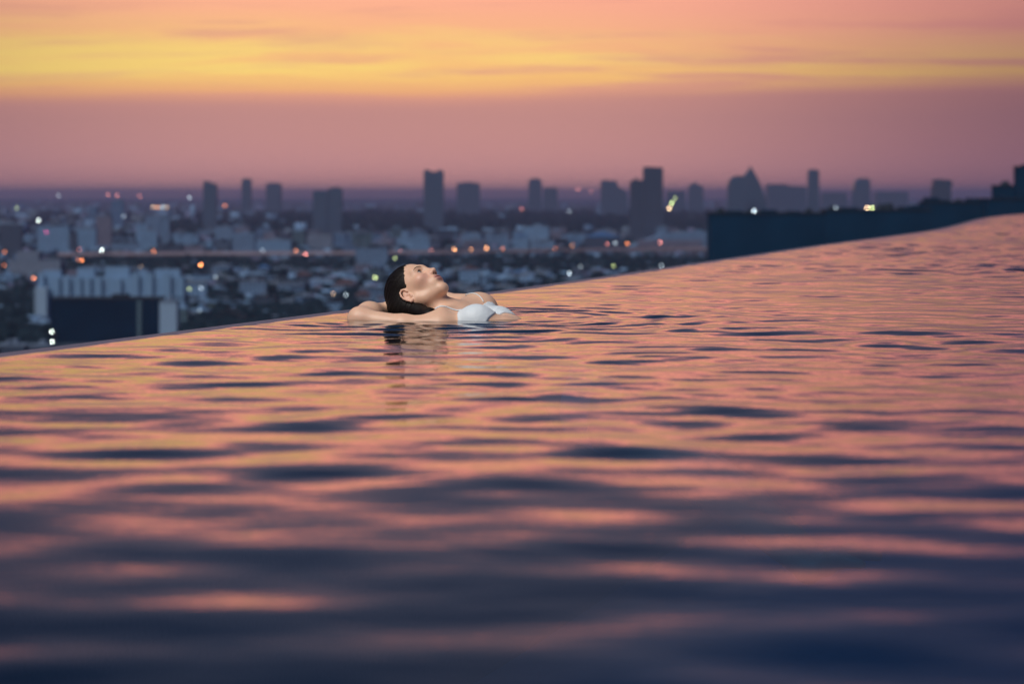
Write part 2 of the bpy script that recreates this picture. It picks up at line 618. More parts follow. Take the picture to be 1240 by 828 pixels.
def building(name, X, Y, W, Dp, H, wall, roof='flat', label=None, cat='building', group=None, rot=0.0, seed=0, base=0.0, roofm=None):
    r = random.Random(seed * 7 + 3)
    o = bpy.data.objects.new(name, None)
    o.location = (X, Y, GZ + base)
    o.rotation_euler = (0, 0, rot)
    col.objects.link(o)
    tag(o, label, cat, group)
    wm = WALLM[wall] if isinstance(wall, str) else wall
    b = MB()
    hw, hd = W / 2, Dp / 2
    if roof == 'step':
        b.box(-hw, hw, -hd, hd, 0, H * 0.62)
        c0 = r.uniform(-0.9, -0.2) * hw
        b.box(c0, c0 + hw * r.uniform(0.7, 1.05), -hd + 2, hd - 2, H * 0.62, H)
    elif roof == 'bays':
        nb = max(2, int(W / 11))
        for i in range(nb):
            x0 = -hw + i * W / nb
            off = 1.5 if i % 2 else 0.0
            b.box(x0 + 0.01, x0 + W / nb - 0.01, -hd + off, hd - 0.1 * (i % 2), 0, H - (1.2 if i % 2 else 0))
    else:
        b.box(-hw, hw, -hd, hd, 0, H)
    b.build('wall', wm, o)
    q = MB()
    rm = roofm or r.choice([M_ROOF, M_ROOF, M_ROOFD, M_WHITE])
    if roof == 'gable':
        rr = 0.32 * min(W, Dp)
        rm = roofm or r.choice([M_RED, M_ROOF, M_WHITE, M_BLUE, M_ROOFD])
        q.prism([(-hw - 0.8, H), (0, H + rr), (hw + 0.8, H)], -hd - 0.8, hd + 0.8)
    elif roof == 'shed':
        q.prism([(-hw - 0.5, H), (-hw - 0.5, H + 1.5), (hw + 0.5, H + 4.5), (hw + 0.5, H)], -hd - 0.5, hd + 0.5)
    else:
        # parapet slab, stair head and tanks
        zt = H if roof != 'step' else H * 0.62
        q.box(-hw - 0.3, hw + 0.3, -hd - 0.3, hd + 0.3, zt + 0.003, zt + 0.9)
        if roof == 'step':
            q.v[-1][:, 1] -= 0
        q.box(-hw * 0.2, hw * 0.35, -hd * 0.3, hd * 0.5, zt + 0.9, zt + r.uniform(2.5, 4.5)) if roof != 'step' else None
    q.build('roof', rm, o)
    if roof in ('flat', 'bays') and W > 14:
        for k in range(r.choice([1, 1, 2])):
            x = r.uniform(-0.8, 0.8) * hw
            MB().cyl(x, -hd * 0.45, H + 0.9, H + 0.9 + r.uniform(2.0, 3.5), 1.4, n=8).build('water_tank', M_ROOF, o)
    return o


# footprints already taken (photo rows/columns of the landmark buildings)
TAKEN = []


def lm(name, px0, px1, ytop, ybase, wall, label, cat='building', roof='flat', Dp=None, seed=1, D=None, roofm=None, group=None):
    D = D or gd(ybase)
    W = (px1 - px0) / F_PX * D
    H = gz(ytop, D) - GZ
    TAKEN.append((px0, px1, D, ytop))
    return building(name, gx((px0 + px1) / 2, D), D + (Dp or W * 0.5) / 2, W, Dp or min(max(W * 0.5, 12), 60), H, wall, roof, label, cat, group, 0, seed, roofm=roofm)


# long white apartment slab with vertical bays
def white_slab():
    D = gd(388)
    x0, x1 = gx(46, D), gx(222, D)
    zt, zb = gz(331, D) - GZ, 0
    o = bpy.data.objects.new('apartment_building', None)
    o.location = (x0, D, GZ)
    col.objects.link(o)
    tag(o, 'long white apartment slab with a row of upright bays behind the dark block', 'apartment building')
    TAKEN.append((40, 226, D, 331))
    W = x1 - x0
    MB().box(0, W, 3, 16, 0, zt - 3).build('wall', M_WHITE, o)
    # recessed darker strips come from the gaps between these bays
    edges = [0, .028, .10, .135, .17, .205, .25, .285, .315, .35, .385, .425, .52, .56, .64, .68, .735, .775, .86, .90, .995]
    for i in range(0, len(edges) - 1, 2):
        a, b = edges[i] * W, edges[i + 1] * W
        zt2 = zt - (3.5 if 0.08 < edges[i] < 0.6 else 0) + rnd.uniform(-0.5, .5)
        zb2 = 0 if i == 0 else 3
        MB().box(a, b + W * 0.012, 0, 3 - 0.01, zb2, zt2).build('bay', M_WHITE, o)
    for a, b, dz in ((.02, .15, 3), (.26, .38, 5), (.45, .62, 6), (.7, .74, 3), (.8, .97, 4)):
        MB().box(a * W, b * W, 6, 13, zt - 3 + 0.002, zt + dz - 1).build('roof_hut', M_WHITE, o)
    MB().box(-0.5, W + .5, 2.2, 2.98, zt * 0.50, zt * 0.50 + 1.5).build('cornice', M_WHITE, o)
    # left wing comes forward
    MB().box(0, 9.5, -14, -0.01, 0, zt - 11).build('wing', M_BRIGHT, o)


white_slab()


def dark_block():
    D = gd(415)
    x0, x1 = gx(62, D), gx(192, D)
    zt = gz(363, D) - GZ
    o = bpy.data.objects.new('office_block', None)
    o.location = (x0, D, GZ)
    col.objects.link(o)
    tag(o, 'big dark glass block in front of the long white apartment slab', 'office block')
    TAKEN.append((58, 196, D, 363))
    W = x1 - x0
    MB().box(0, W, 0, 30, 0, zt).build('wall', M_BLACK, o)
    MB().box(-.4, W + .4, -.4, 30.4, zt + 0.003, zt + 1.2).build('roof', M_ROOFD, o)
    MB().box(W * .80, W * .84, -0.6, -0.003, 0, zt - 1).build('fin', M_TEAL, o)
    MB().box(W * .55, W * .7, 5, 16, zt + 1.2, zt + 3.5).build('roof_hut', M_ROOFD, o)


dark_block()
lm('annex_building', 193, 214, 366, 416, M_BRIGHT, 'small bright white stair tower at the right end of the dark block', 'building', Dp=14, seed=4)
lm('annex_building', 215, 227, 374, 404, 'teal', 'small teal annex beside the bright white stair tower', 'building', Dp=14, seed=5)
lm('apartment_building', 10, 73, 305, 334, 'beige', 'wide beige building above the left end of the long white slab', seed=6, roof='step')
lm('apartment_building', 45, 84, 274, 306, 'pale', 'pale blue block standing behind the wide beige building at left', seed=7)
lm('apartment_building', 92, 116, 277, 304, 'pale', 'pale blue block right of the white floodlight at far left', seed=8)
lm('apartment_building', 0, 26, 272, 312, 'slate', 'dark slate block at the left edge of the photo', seed=9)
lm('apartment_building', 84, 93, 282, 306, 'slate', 'narrow dark block squeezed between two pale blue blocks', seed=10)
lm('apartment_building', 116, 135, 262, 303, 'mauve', 'mauve block just right of the two pale blue blocks', seed=12)
lm('apartment_building', 100, 128, 250, 282, 'grey', 'pale grey mid-rise below the horizon at left, with stepped top', seed=13, roof='step')
lm('apartment_building', 135, 150, 243, 276, 'grey', 'slim grey tower block under two pinkish lights at left', seed=14)
lm('apartment_building', 168, 190, 279, 303, 'pale', 'pale block with bright left wall left of the tall thin grey block', seed=15)
lm('apartment_building', 195, 205, 263, 300, 'light grey', 'tall thin pale grey block left of the dark wood', seed=16)
lm('apartment_building', 176, 194, 262, 284, 'light grey', 'light grey block under the row of four warm lights', seed=17)
lm('apartment_building', 210, 240, 282, 301, 'pale', 'pale low block between two orange street lamps, left of centre', seed=18, roof='bays')
lm('apartment_building', 282, 308, 283, 306, 'light grey', 'light grey block behind the expressway right of the pink lamp', seed=19)
lm('apartment_building', 310, 352, 291, 313, 'pale', 'wide pale blue block behind the expressway, left of twin orange lamps', seed=20)
lm('apartment_building', 430, 470, 300, 322, 'light grey', 'light grey block with dark opening behind the expressway near the bather', seed=21)
lm('apartment_building', 415, 432, 290, 310, 'grey', 'grey block left of the building with a dark opening', seed=22, roof='step')
lm('warehouse', 497, 520, 288, 309, 'pale', 'pale building behind the expressway above the bather head', seed=23, roof='gable')
lm('warehouse', 622, 640, 286, 304, 'pale', 'pale gabled hall left of the warm white lamp', seed=24, roof='gable')
lm('warehouse', 290, 322, 342, 358, 'light grey', 'pale flat roofed hall below the expressway, nearest the centre left', seed=25)
lm('warehouse', 222, 250, 344, 358, 'pale', 'low pale shed right of the long white apartment slab', seed=26, roof='shed')
lm('house', 392, 414, 366, 382, 'pale', 'small pale house just beyond the pool rim left of the elbow', 'house', seed=27, roof='shed')
lm('house', 446, 462, 326, 345, 'teal', 'small greenish house behind the bather hair', 'house', seed=28)
lm('house', 556, 580, 326, 346, 'pale', 'small pale house beyond the rim right of the bather face', 'house', seed=29, roof='gable')
lm('warehouse', 708, 752, 287, 302, 'slate', 'blue roofed hall beside the white event building at right', seed=30, roof='gable', roofm=M_BLUE)


def event_hall():
    D = gd(308)
    x0, x1 = gx(762, D), gx(859, D)
    o = bpy.data.objects.new('event_hall', None)
    o.location = (x0, D, GZ)
    col.objects.link(o)
    tag(o, 'long pale hall with rising wedge roof, cut off by the dark tower', 'hall')
    TAKEN.append((756, 862, D, 281))
    W = x1 - x0
    k = D / F_PX
    MB().box(0, W, 0, 60, 0, 12).build('wall', M_MAUVE, o)
    MB().prism([(0, 12.01), (0.15 * W, 20), (.42 * W, 34), (W, 36), (W, 12.01)], -1, 58).build('roof', M_PALE2, o)
    MB().box(.10 * W, .9 * W, -3, -1.01, 13, 24).build('canopy', M_MAUVE, o)


event_hall()


# ---- the dark unlit blocks on the right
def dark_mass():
    D = 1050.0

    def blk(name, px0, px1, ytop, dd, label, bumps, mat=M_DARK, dp=22):
        Dd = D + dd
        x0, x1 = gx(px0, Dd), gx(px1, Dd)
        H = gz(ytop, Dd) - GZ
        o = bpy.data.objects.new(name, None)
        o.location = (x0, Dd, GZ)
        col.objects.link(o)
        tag(o, label, 'office block')
        W = x1 - x0
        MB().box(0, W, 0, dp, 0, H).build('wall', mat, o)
        MB().box(-.3, W + .3, -.3, dp + .3, H + .003, H + 0.8).build('roof', M_ROOFD, o)
        for kind, a, b, h in bumps:
            xa, xb = gx(a, Dd) - x0, gx(b, Dd) - x0
            hh = h * Dd / F_PX
            if kind == 'b':
                MB().box(xa, xb, 2, dp - 2, H + 0.8, H + 0.8 + hh).build('roof_hut', M_DARK, o)
            else:
                MB().cyl((xa + xb) / 2, dp / 2, H + 0.8, H + 0.8 + hh, (xb - xa) / 2, (xb - xa) * 0.3, 12).build('water_tank', M_ROOFD, o)
        TAKEN.append((px0, px1, Dd, ytop))
        return o

    blk('office_tower', 861, 1000, 259.5, 0, 'broad dark tower top nearest the middle, right of the pale wedge hall',
        [('c', 869, 881, 5), ('b', 884, 900, 2), ('c', 905, 917, 3), ('b', 925, 942, 3), ('b', 958, 970, 1.5), ('c', 978, 988, 4.5)])
    blk('office_tower', 1001, 1128, 255.5, 40, 'middle dark rooftop under the big pale floodlight at right',
        [('c', 1006, 1016, 4), ('b', 1020, 1040, 2), ('c', 1064, 1078, 6), ('c', 1074, 1088, 7), ('b', 1095, 1108, 3), ('b', 1110, 1121, 5)])
    blk('office_tower', 1122, 1204, 246, 110, 'dark block with small roof hut left of the tallest dark tower',
        [('b', 1126, 1138, 5), ('b', 1142, 1150, 2), ('c', 1160, 1172, 3), ('b', 1178, 1198, 4)])
    blk('office_tower', 1205, 1231, 226, 200, 'dark stepped tower second from the right edge',
        [('c', 1213, 1226, 5)], dp=9)
    blk('office_tower', 1232, 1262, 203, 160, 'tall dark tower cut by the right edge of the photo', [('b', 1240, 1250, 2)], dp=9)
    blk('office_tower', 1196, 1290, 242, 90, 'low dark podium in front of the tallest dark tower at right', [('b', 1215, 1225, 2)])


dark_mass()


# ---- skyline towers
def tower(px0, px1, ytop, D, label, prof=None, parts=(), mat=None):
    """prof: outline fractions (x 0..1, drop in photo px from the top)"""
    x0, x1 = gx(px0, D), gx(px1, D)
    W = x1 - x0
    H = gz(ytop, D) - GZ
    k = D / F_PX
    o = bpy.data.objects.new('skyscraper', None)
    o.location = (x0, D, GZ)
    col.objects.link(o)
    tag(o, label, 'skyscraper', 'towers standing on the skyline')
    prof = prof or [(0, 0), (1, 0)]
    dp = max(20, W * 0.8)
    MB().prism([(0, 0)] + [(x * W, H - d * k) for x, d in prof] + [(W, 0)], 0, dp).build('wall', mat or M_TOWER, o)
    for (a, b, d0, h) in parts:
        MB().box(a * W, b * W, dp * .25, dp * .7, H - d0 * k - 0.5, H - d0 * k + h * k).build('roof_hut', M_TOWER, o)
    return o


tower(246, 262, 219, 6200, 'dark tower with sloping top, leftmost on the skyline', [(0, 0), (.15, 0), (1, 4.5)])
tower(292.5, 304, 217, 9728, 'slim tower second from the left on the skyline', parts=[(.2, .7, 0, 1)])
tower(322, 340, 222, 10496, 'squat pale tower third from the left on the skyline', parts=[(.3, .6, 0, 1)])
tower(379, 396, 231, 5200, 'lower half of the twin blocks left of centre on the skyline', [(0, 1), (.2, 0), (1, 0)])
tower(396.3, 414, 227, 5400, 'taller half of the twin blocks left of centre on the skyline', [(0, 3), (.3, 0), (.8, 0), (1, 2)])
tower(513, 537, 207, 6400, 'broad slab tower with notched crown above the bather', [(0, 0), (.25, -1), (.35, 1), (.65, 1), (.75, -1.5), (1, 0)], parts=[(.05, .25, 0, 1.5)])
tower(553, 581, 221.5, 9984, 'wide low slab just right of the notched tower', [(0, 1), (.08, 0), (.92, 0), (1, 1)], parts=[(.3, .7, 0, 1.2)])
tower(640, 656, 216, 11008, 'hazy tower with rounded top right of the bather', [(0, 3), (.25, 0), (.75, 0), (1, 3)])
tower(658, 675, 227, 11264, 'low hazy block touching the rounded top tower')
tower(728, 760, 219, 9472, 'stepped hazy tower left of the dark tower pair', [(0, 0), (.6, 0), (.62, 6), (.8, 10), (1, 14)], parts=[(.1, .3, 0, 1)])
tower(763, 779, 218, 5000, 'shorter dark tower of the tallest pair', [(0, 2), (.2, 0), (.8, 0), (1, 1)], parts=[(.4, .55, 0, 3)], mat=M_SLATE)
tower(779.3, 803, 203, 4900, 'tallest dark tower in the middle of the skyline', [(0, 0), (.12, -1), (1, 0)], mat=M_SLATE)
tower(834, 852, 221, 10496, 'small hazy tower with pointed roof right of the tallest tower', [(0, 5), (.2, 2), (.45, 0), (.7, 3), (1, 5)])
tower(882, 903, 213, 6000, 'round shouldered tower left of the sail shaped tower', [(0, 10), (.12, 4), (.4, 0), (.8, 0), (1, 2)])
tower(902, 928, 203, 6100, 'sail shaped pointed tower at right', [(0, 9), (.18, 4), (.27, -1.5), (.38, 3), (.52, 9), (.72, 19), (1, 42)])
tower(930, 977, 223, 10112, 'long hazy slab between the sail tower and the slim tower', [(0, 0), (.5, 0), (.52, 2), (1, 3)])
tower(979, 992, 205, 7000, 'slim free-standing tower right of the sail shaped tower', [(0, 1.5), (.3, 0), (1, 1)])
tower(1033, 1054, 216, 9472, 'pale hazy tower with chamfered top above the big floodlight', [(0, 14), (.15, 4), (.35, 0), (.9, 0), (1, 3)])
tower(1130, 1153, 219, 5600, 'tower with a flared crown near the right edge', [(0, 8), (.12, 1), (-.02, 0), (.2, -2), (.9, -1), (1.05, 3), (.95, 8)], mat=M_SLATE)
tower(996, 1026, 233, 11008, 'low hazy slab right of the slim free-standing tower')
tower(1062, 1100, 232, 11520, 'wide hazy slab right of the chamfered tower')
tower(808, 830, 231, 11648, 'low hazy block right of the tallest dark tower')


# ---- expressway
def expressway():
    D0, D1 = 3560.0, 3960.0
    xa, xb = gx(70, D0), gx(866, D1)
    n = 60
    V, top = [], []
    o = bpy.data.objects.new('expressway', None)
    o.location = (0, 0, GZ)
    col.objects.link(o)
    tag(o, kind='structure')
    P = []
    for i in range(n + 1):
        f = i / n
        x = xa + (xb - xa) * f
        y = D0 + (D1 - D0) * f ** 1.5 + 20 * math.sin(f * 9)
        P.append((x, y))
    for (nm, y0, y1, z0, z1, mt) in (('deck', 0, 24, 9.0, 11.0, M_UNDER), ('parapet', -0.6, -0.01, 9.4, 14.0, M_ROAD), ('carriageway', 0.5, 23.5, 11.004, 11.05, M_ROAD)):
        V = []
        for x, y in P:
            V += [(x, y + y0, z0), (x, y + y1, z0), (x, y + y1, z1), (x, y + y0, z1)]
        Fc = []
        for i in range(n):
            for k in range(4):
                Fc.append((i * 4 + k, i * 4 + (k + 1) % 4, (i + 1) * 4 + (k + 1) % 4, (i + 1) * 4 + k))
        Fc += [(0, 1, 2, 3), (n * 4 + 3, n * 4 + 2, n * 4 + 1, n * 4)]
        me = bpy.data.meshes.new(nm)
        me.from_pydata(V, [], Fc)
        me.update()
        link(nm, me, mt, o)
    b = MB()
    for i in range(0, n + 1, 1):
        x, y = P[i]
        b.box(x - 1.2, x + 1.2, y + 9, y + 14, 0, 9.0 - 0.01)
    tag(b.build('piers', M_UNDER, o), kind='stuff')
    return P


EXP = expressway()

# ---- individual city buildings in rows
rows = [  # (photo row of the base, x range, name of the row, size range H, W range)
    (432, -10, 60, 'in the lowest row by the rim at far left', (7, 13), (10, 26)),
    (398, 225, 420, 'in lowest row right of dark glass block', (6, 12), (9, 24)),
    (378, 228, 470, 'in second row above the pool rim', (6, 14), (10, 26)),
    (362, -10, 44, 'left of the long white slab', (8, 16), (12, 26)),
    (362, 228, 640, 'in third row above the pool rim', (6, 15), (10, 28)),
    (347, -10, 44, 'above and left of long white slab', (8, 18), (12, 30)),
    (348, 228, 700, 'in fourth row above the pool rim', (6, 15), (12, 30)),
    (336, 76, 760, 'in row just below the expressway', (6, 14), (12, 34)),
    (308, -10, 860, 'in first row behind the expressway', (10, 26), (16, 46)),
    (301, -10, 860, 'in second row behind the expressway', (12, 32), (18, 50)),
    (294, -10, 860, 'in third row behind the expressway', (12, 34), (18, 56)),
    (287, -10, 330, 'in fourth row behind the expressway', (14, 36), (20, 60)),
    (287, 640, 860, 'behind expressway, fourth row, right end', (10, 22), (20, 60)),
]
ORD = ['', 'second ', 'third ', 'fourth ', 'fifth ', 'sixth ', 'seventh ', 'eighth ', 'ninth ', 'tenth ', 'eleventh ', 'twelfth ', 'thirteenth ',
       'fourteenth ', 'fifteenth ', 'sixteenth ', 'seventeenth ', 'eighteenth ', 'nineteenth ', 'twentieth ', 'twenty-first ', 'twenty-second ',
       'twenty-third ', 'twenty-fourth ', 'twenty-fifth ', 'twenty-sixth ', 'twenty-seventh ', 'twenty-eighth ', 'twenty-ninth ', 'thirtieth ',
       'thirty-first ', 'thirty-second ', 'thirty-third ']
nb = 0
OCC = []
for ri, (yb, xa, xb, where, hr, wr) in enumerate(rows):
    px = xa + rnd.uniform(0, 6)
    D0 = gd(yb)
    spots = []
    while px < xb:
        D = D0 * rnd.uniform(0.975, 1.025)
        W = rnd.uniform(*wr)
        wpx = W / D * F_PX
        c = px + wpx / 2
        yedge = 432 - 0.1274 * c
        H = rnd.uniform(*hr)
        ytop = yb - H / D * F_PX
        ok = ytop < yedge - 1
        for (a, b2, DD, yt) in TAKEN:
            if a - 1 < px + wpx and px < b2 + 1 and abs(DD - D) < 0.055 * D:
                ok = False
            if a - 1 < px + wpx and px < b2 + 1 and DD < D and ytop > yt:
                ok = False
            # keep the landmarks in view: nothing tall right in front of one
            if a - 1 < px + wpx and px < b2 + 1 and DD > D and DD < 1.5 * D and ytop < yt + 12:
                ok = False
        if ok:
            spots.append((px, wpx, D, W, H))
        px += wpx + (rnd.uniform(1, 7) if rnd.random() < 0.75 else rnd.uniform(10, 26))
    for i, (px, wpx, D, W, H) in enumerate(spots):
        tone = rnd.choice(['pale', 'pale', 'light grey', 'light grey', 'grey', 'grey', 'beige', 'mauve', 'mauve', 'slate', 'slate', 'teal'])
        if ri == 0:
            tone = rnd.choice(['slate', 'mauve', 'teal'])
        roof = rnd.choice(['flat', 'flat', 'step', 'bays', 'gable', 'shed']) if H < 15 else rnd.choice(['flat', 'flat', 'step', 'bays'])
        small = H < 11
        noun = 'house' if small and W < 22 else ('shed' if roof == 'shed' else 'block')
        size = 'low' if H < 12 else ('tall' if H > 24 else 'mid-rise')
        shp = {'gable': 'gabled ', 'shed': '', 'step': 'stepped ', 'bays': '', 'flat': ''}[roof]
        if i >= len(ORD):
            break
        posn = (ORD[i] + 'from left') if i else 'leftmost'
        label = f"{size} {tone} {shp}{noun}, {posn} {where}"
        if len(label.replace('-', ' ').split()) > 16:
            label = label.replace(shp, '', 1) if shp else label.replace(size + ' ', '', 1)
        building('house' if noun == 'house' else 'city_building', gx(px + wpx / 2, D), D + 8, W, rnd.uniform(10, 22), H, tone, roof, label,
                 'house' if noun == 'house' else 'building', 'city buildings ' + where, rnd.uniform(-0.25, 0.25), nb)
        OCC.append((gx(px + wpx / 2, D), D + 8, max(W, 20) * .6 + 6))
        nb += 1
print('generic buildings', nb)


# ---- the far city and in-fill roofs, beyond counting
def far_city():
    N = 27000
    r = np.random.default_rng(3)
    u = r.random(N)
    D = 1.0 / (1 / 1700 + u * (1 / 26000 - 1 / 1700))
    near = D < 5800
    keep = (~near) | (r.random(N) < 0.34)
    D = D[keep]
    N = len(D)
    X = (r.random(N) - 0.5) * D * 1.12
    big = np.clip(D / 6000, 0.6, 2.2)
    W = r.uniform(8, 30, N) * big
    Dp = r.uniform(8, 22, N) * big
    H = r.gamma(2.0, 5.0, N) + 4
    H = np.where(D < 5800, np.minimum(H, 9), np.minimum(H, 80))
    W = np.where(D < 5800, np.minimum(W, 18), W)
    clump = np.sin(X * 0.0021 + 1.0) * np.sin(D * 0.0013 + X * .0006) + 0.6 * np.sin(X * 0.006 + D * 0.004)
    H = np.where(D > 5800, H * (0.8 + 0.55 * np.clip(clump, 0, 2)), H)
    # belt of woodland without buildings
    py = HOR + (CAM_Z - GZ) * F_PX / D
    pxx = 620 + X / D * F_PX
    belt = (py > 261) & (py < 284) & (pxx > 330)
    belt |= (py > 275) & (py < 285) & (pxx > 200) & (pxx < 330)
    keep = ~(belt & (r.random(N) < 0.93))
    keep &= ~((pxx > 55) & (pxx < 235) & (D < 2700))
    for (ox, oy, rr) in OCC:
        keep &= (X - ox) ** 2 + (D + 6 - oy) ** 2 > (rr + W * 0.5) ** 2
    for (a, b, DD, yt) in TAKEN:
        keep &= ~((pxx > a - 6) & (pxx < b + 6) & (np.abs(D - DD) < 90))
        # leave the front of a landmark open
    X, D, W, Dp, H = [q[keep] for q in (X, D, W, Dp, H)]
    N = len(X)
    rot = r.uniform(-0.4, 0.4, N)
    cx = np.array([-1, 1, 1, -1, -1, 1, 1, -1]) * .5
    cyy = np.array([-1, -1, 1, 1, -1, -1, 1, 1]) * .5
    cz = np.array([0, 0, 0, 0, 1, 1, 1, 1.])
    lx = W[:, None] * cx
    ly = Dp[:, None] * cyy
    c, s = np.cos(rot)[:, None], np.sin(rot)[:, None]
    V = np.stack([X[:, None] + c * lx - s * ly, D[:, None] + s * lx + c * ly, GZ + H[:, None] * cz], -1).reshape(-1, 3)
    Fq = (BOXF[None] + 8 * np.arange(N)[:, None, None]).reshape(-1, 4)
    me = mesh_np('distant_city', V, Fq)
    tone = r.random(N)
    pal = np.array([(0.17, 0.32, 0.54), (0.13, 0.24, 0.42), (0.075, 0.155, 0.30), (0.12, 0.14, 0.26), (0.035, 0.065, 0.11), (0.08, 0.12, 0.18)])
    cc = pal[(tone * 5.999).astype(int)] * r.uniform(0.7, 1.15, N)[:, None]
    at = me.attributes.new('tone', 'FLOAT_COLOR', 'FACE')
    ca = np.ones((N * 6, 4), np.float32)
    ca[:, :3] = np.repeat(cc * 0.82, 6, 0)
    at.data.foreach_set('color', ca.ravel())
    m, t, out = mat_new('distant_walls')
    p = t.n('ShaderNodeBsdfPrincipled')
    a = t.n('ShaderNodeAttribute', attribute_name='tone')
    t.put(p.inputs['Base Color'], a.outputs['Color'])
    p.inputs['Roughness'].default_value = 0.85
    t.put(out.inputs[0], p.outputs[0])
    tag(link('distant_city', me, m), kind='stuff')


far_city()


def canopy():
    """tree crowns that fill the ground between the buildings: clusters of lumpy crowns"""
    r = np.random.default_rng(9)
    import bmesh
    bm = bmesh.new()
    bmesh.ops.create_icosphere(bm, subdivisions=2, radius=1.0)
    bv = np.array([v.co[:] for v in bm.verts])
    bf = np.array([[v.index for v in f.verts] for f in bm.faces])
    bm.free()
    N = 13000
    u = r.random(N)
    D = 1.0 / (1 / 1450 + u * (1 / 12500 - 1 / 1450))
    X = (r.random(N) - 0.5) * D * 1.0
    # woodland belts
    Nb = 5200
    pyb = r.uniform(260, 285, Nb)
    Db = (CAM_Z - GZ) * F_PX / (pyb - HOR)
    pxb = np.where(r.random(Nb) < 0.85, r.uniform(325, 900, Nb), r.uniform(195, 335, Nb))
    Xb = (pxb - 620) / F_PX * Db
    Nc = 1500
    pyc = r.uniform(316, 332, Nc)
    Dc = (CAM_Z - GZ) * F_PX / (pyc - HOR)
    Dc = np.clip(Dc, 0, 3480)
    Xc = (r.uniform(80, 880, Nc) - 620) / F_PX * Dc
    Nd = 1500
    pyd = r.uniform(366, 420, Nd)
    Dd = (CAM_Z - GZ) * F_PX / (pyd - HOR)
    Xd = (np.where(r.random(Nd) < .6, r.uniform(215, 450, Nd), r.uniform(-40, 60, Nd)) - 620) / F_PX * Dd
    X = np.concatenate([X, Xb, Xc, Xd])
    D = np.concatenate([D, Db, Dc, Dd])
    N = len(X)
    S = r.uniform(3.5, 7.5, N) * np.clip(D / 4500, 1, 2.2)
    pxx = 620 + X / D * F_PX
    keep = np.ones(N, bool)
    for (ox, oy, rr) in OCC:
        keep &= (X - ox) ** 2 + (D - oy) ** 2 > (rr * .8 + S * 0.7) ** 2
    for (a, b, DD, yt) in TAKEN:
        keep &= ~((pxx > a - 3) & (pxx < b + 3) & (D > DD * 0.87) & (D < DD + 70))
    keep &= ~((np.abs(D - 3600) < 60) & (pxx < 420)) & ~((D > 3500) & (D < 4000) & (np.abs(D - np.interp(X, [p[0] for p in EXP], [p[1] for p in EXP]) - 12) < 25))
    X, D, S = X[keep], D[keep], S[keep]
    N = len(X)
    V = np.empty((N, len(bv), 3), np.float32)
    for i in range(N):
        sc3 = np.array([S[i] * r.uniform(.9, 1.6), S[i] * r.uniform(.9, 1.4), S[i] * r.uniform(.7, 1.05)])
        ph = r.random(3) * 6
        lump = 1 + 0.18 * np.sin(3.1 * bv[:, 0] + ph[0]) * np.sin(3.7 * bv[:, 1] + ph[1]) + 0.12 * np.sin(6.3 * bv[:, 2] + 5 * bv[:, 0] + ph[2]) + r.normal(0, .05, len(bv))
        V[i] = bv * lump[:, None] * sc3 + np.array([X[i], D[i], GZ + sc3[2] * 0.85])
    Fq = (bf[None] + len(bv) * np.arange(N)[:, None, None]).reshape(-1, 3)
    me = mesh_np('tree_canopy', V.reshape(-1, 3), Fq, False)
    m, t, out = mat_new('foliage')
    p = t.n('ShaderNodeBsdfPrincipled')
    tc = t.n('ShaderNodeTexCoord').outputs['Object']
    t.put(p.inputs['Base Color'], t.mix(t.mr(t.noise(tc, 0.12, 4, .6), .35, .65), (0.003, 0.010, 0.018), (0.010, 0.024, 0.036)))
    p.inputs['Roughness'].default_value = 0.95
    p.inputs['Specular IOR Level'].default_value = 0.1
    t.put(out.inputs[0], p.outputs[0])
    tag(link('tree_canopy', me, m), kind='stuff')


canopy()

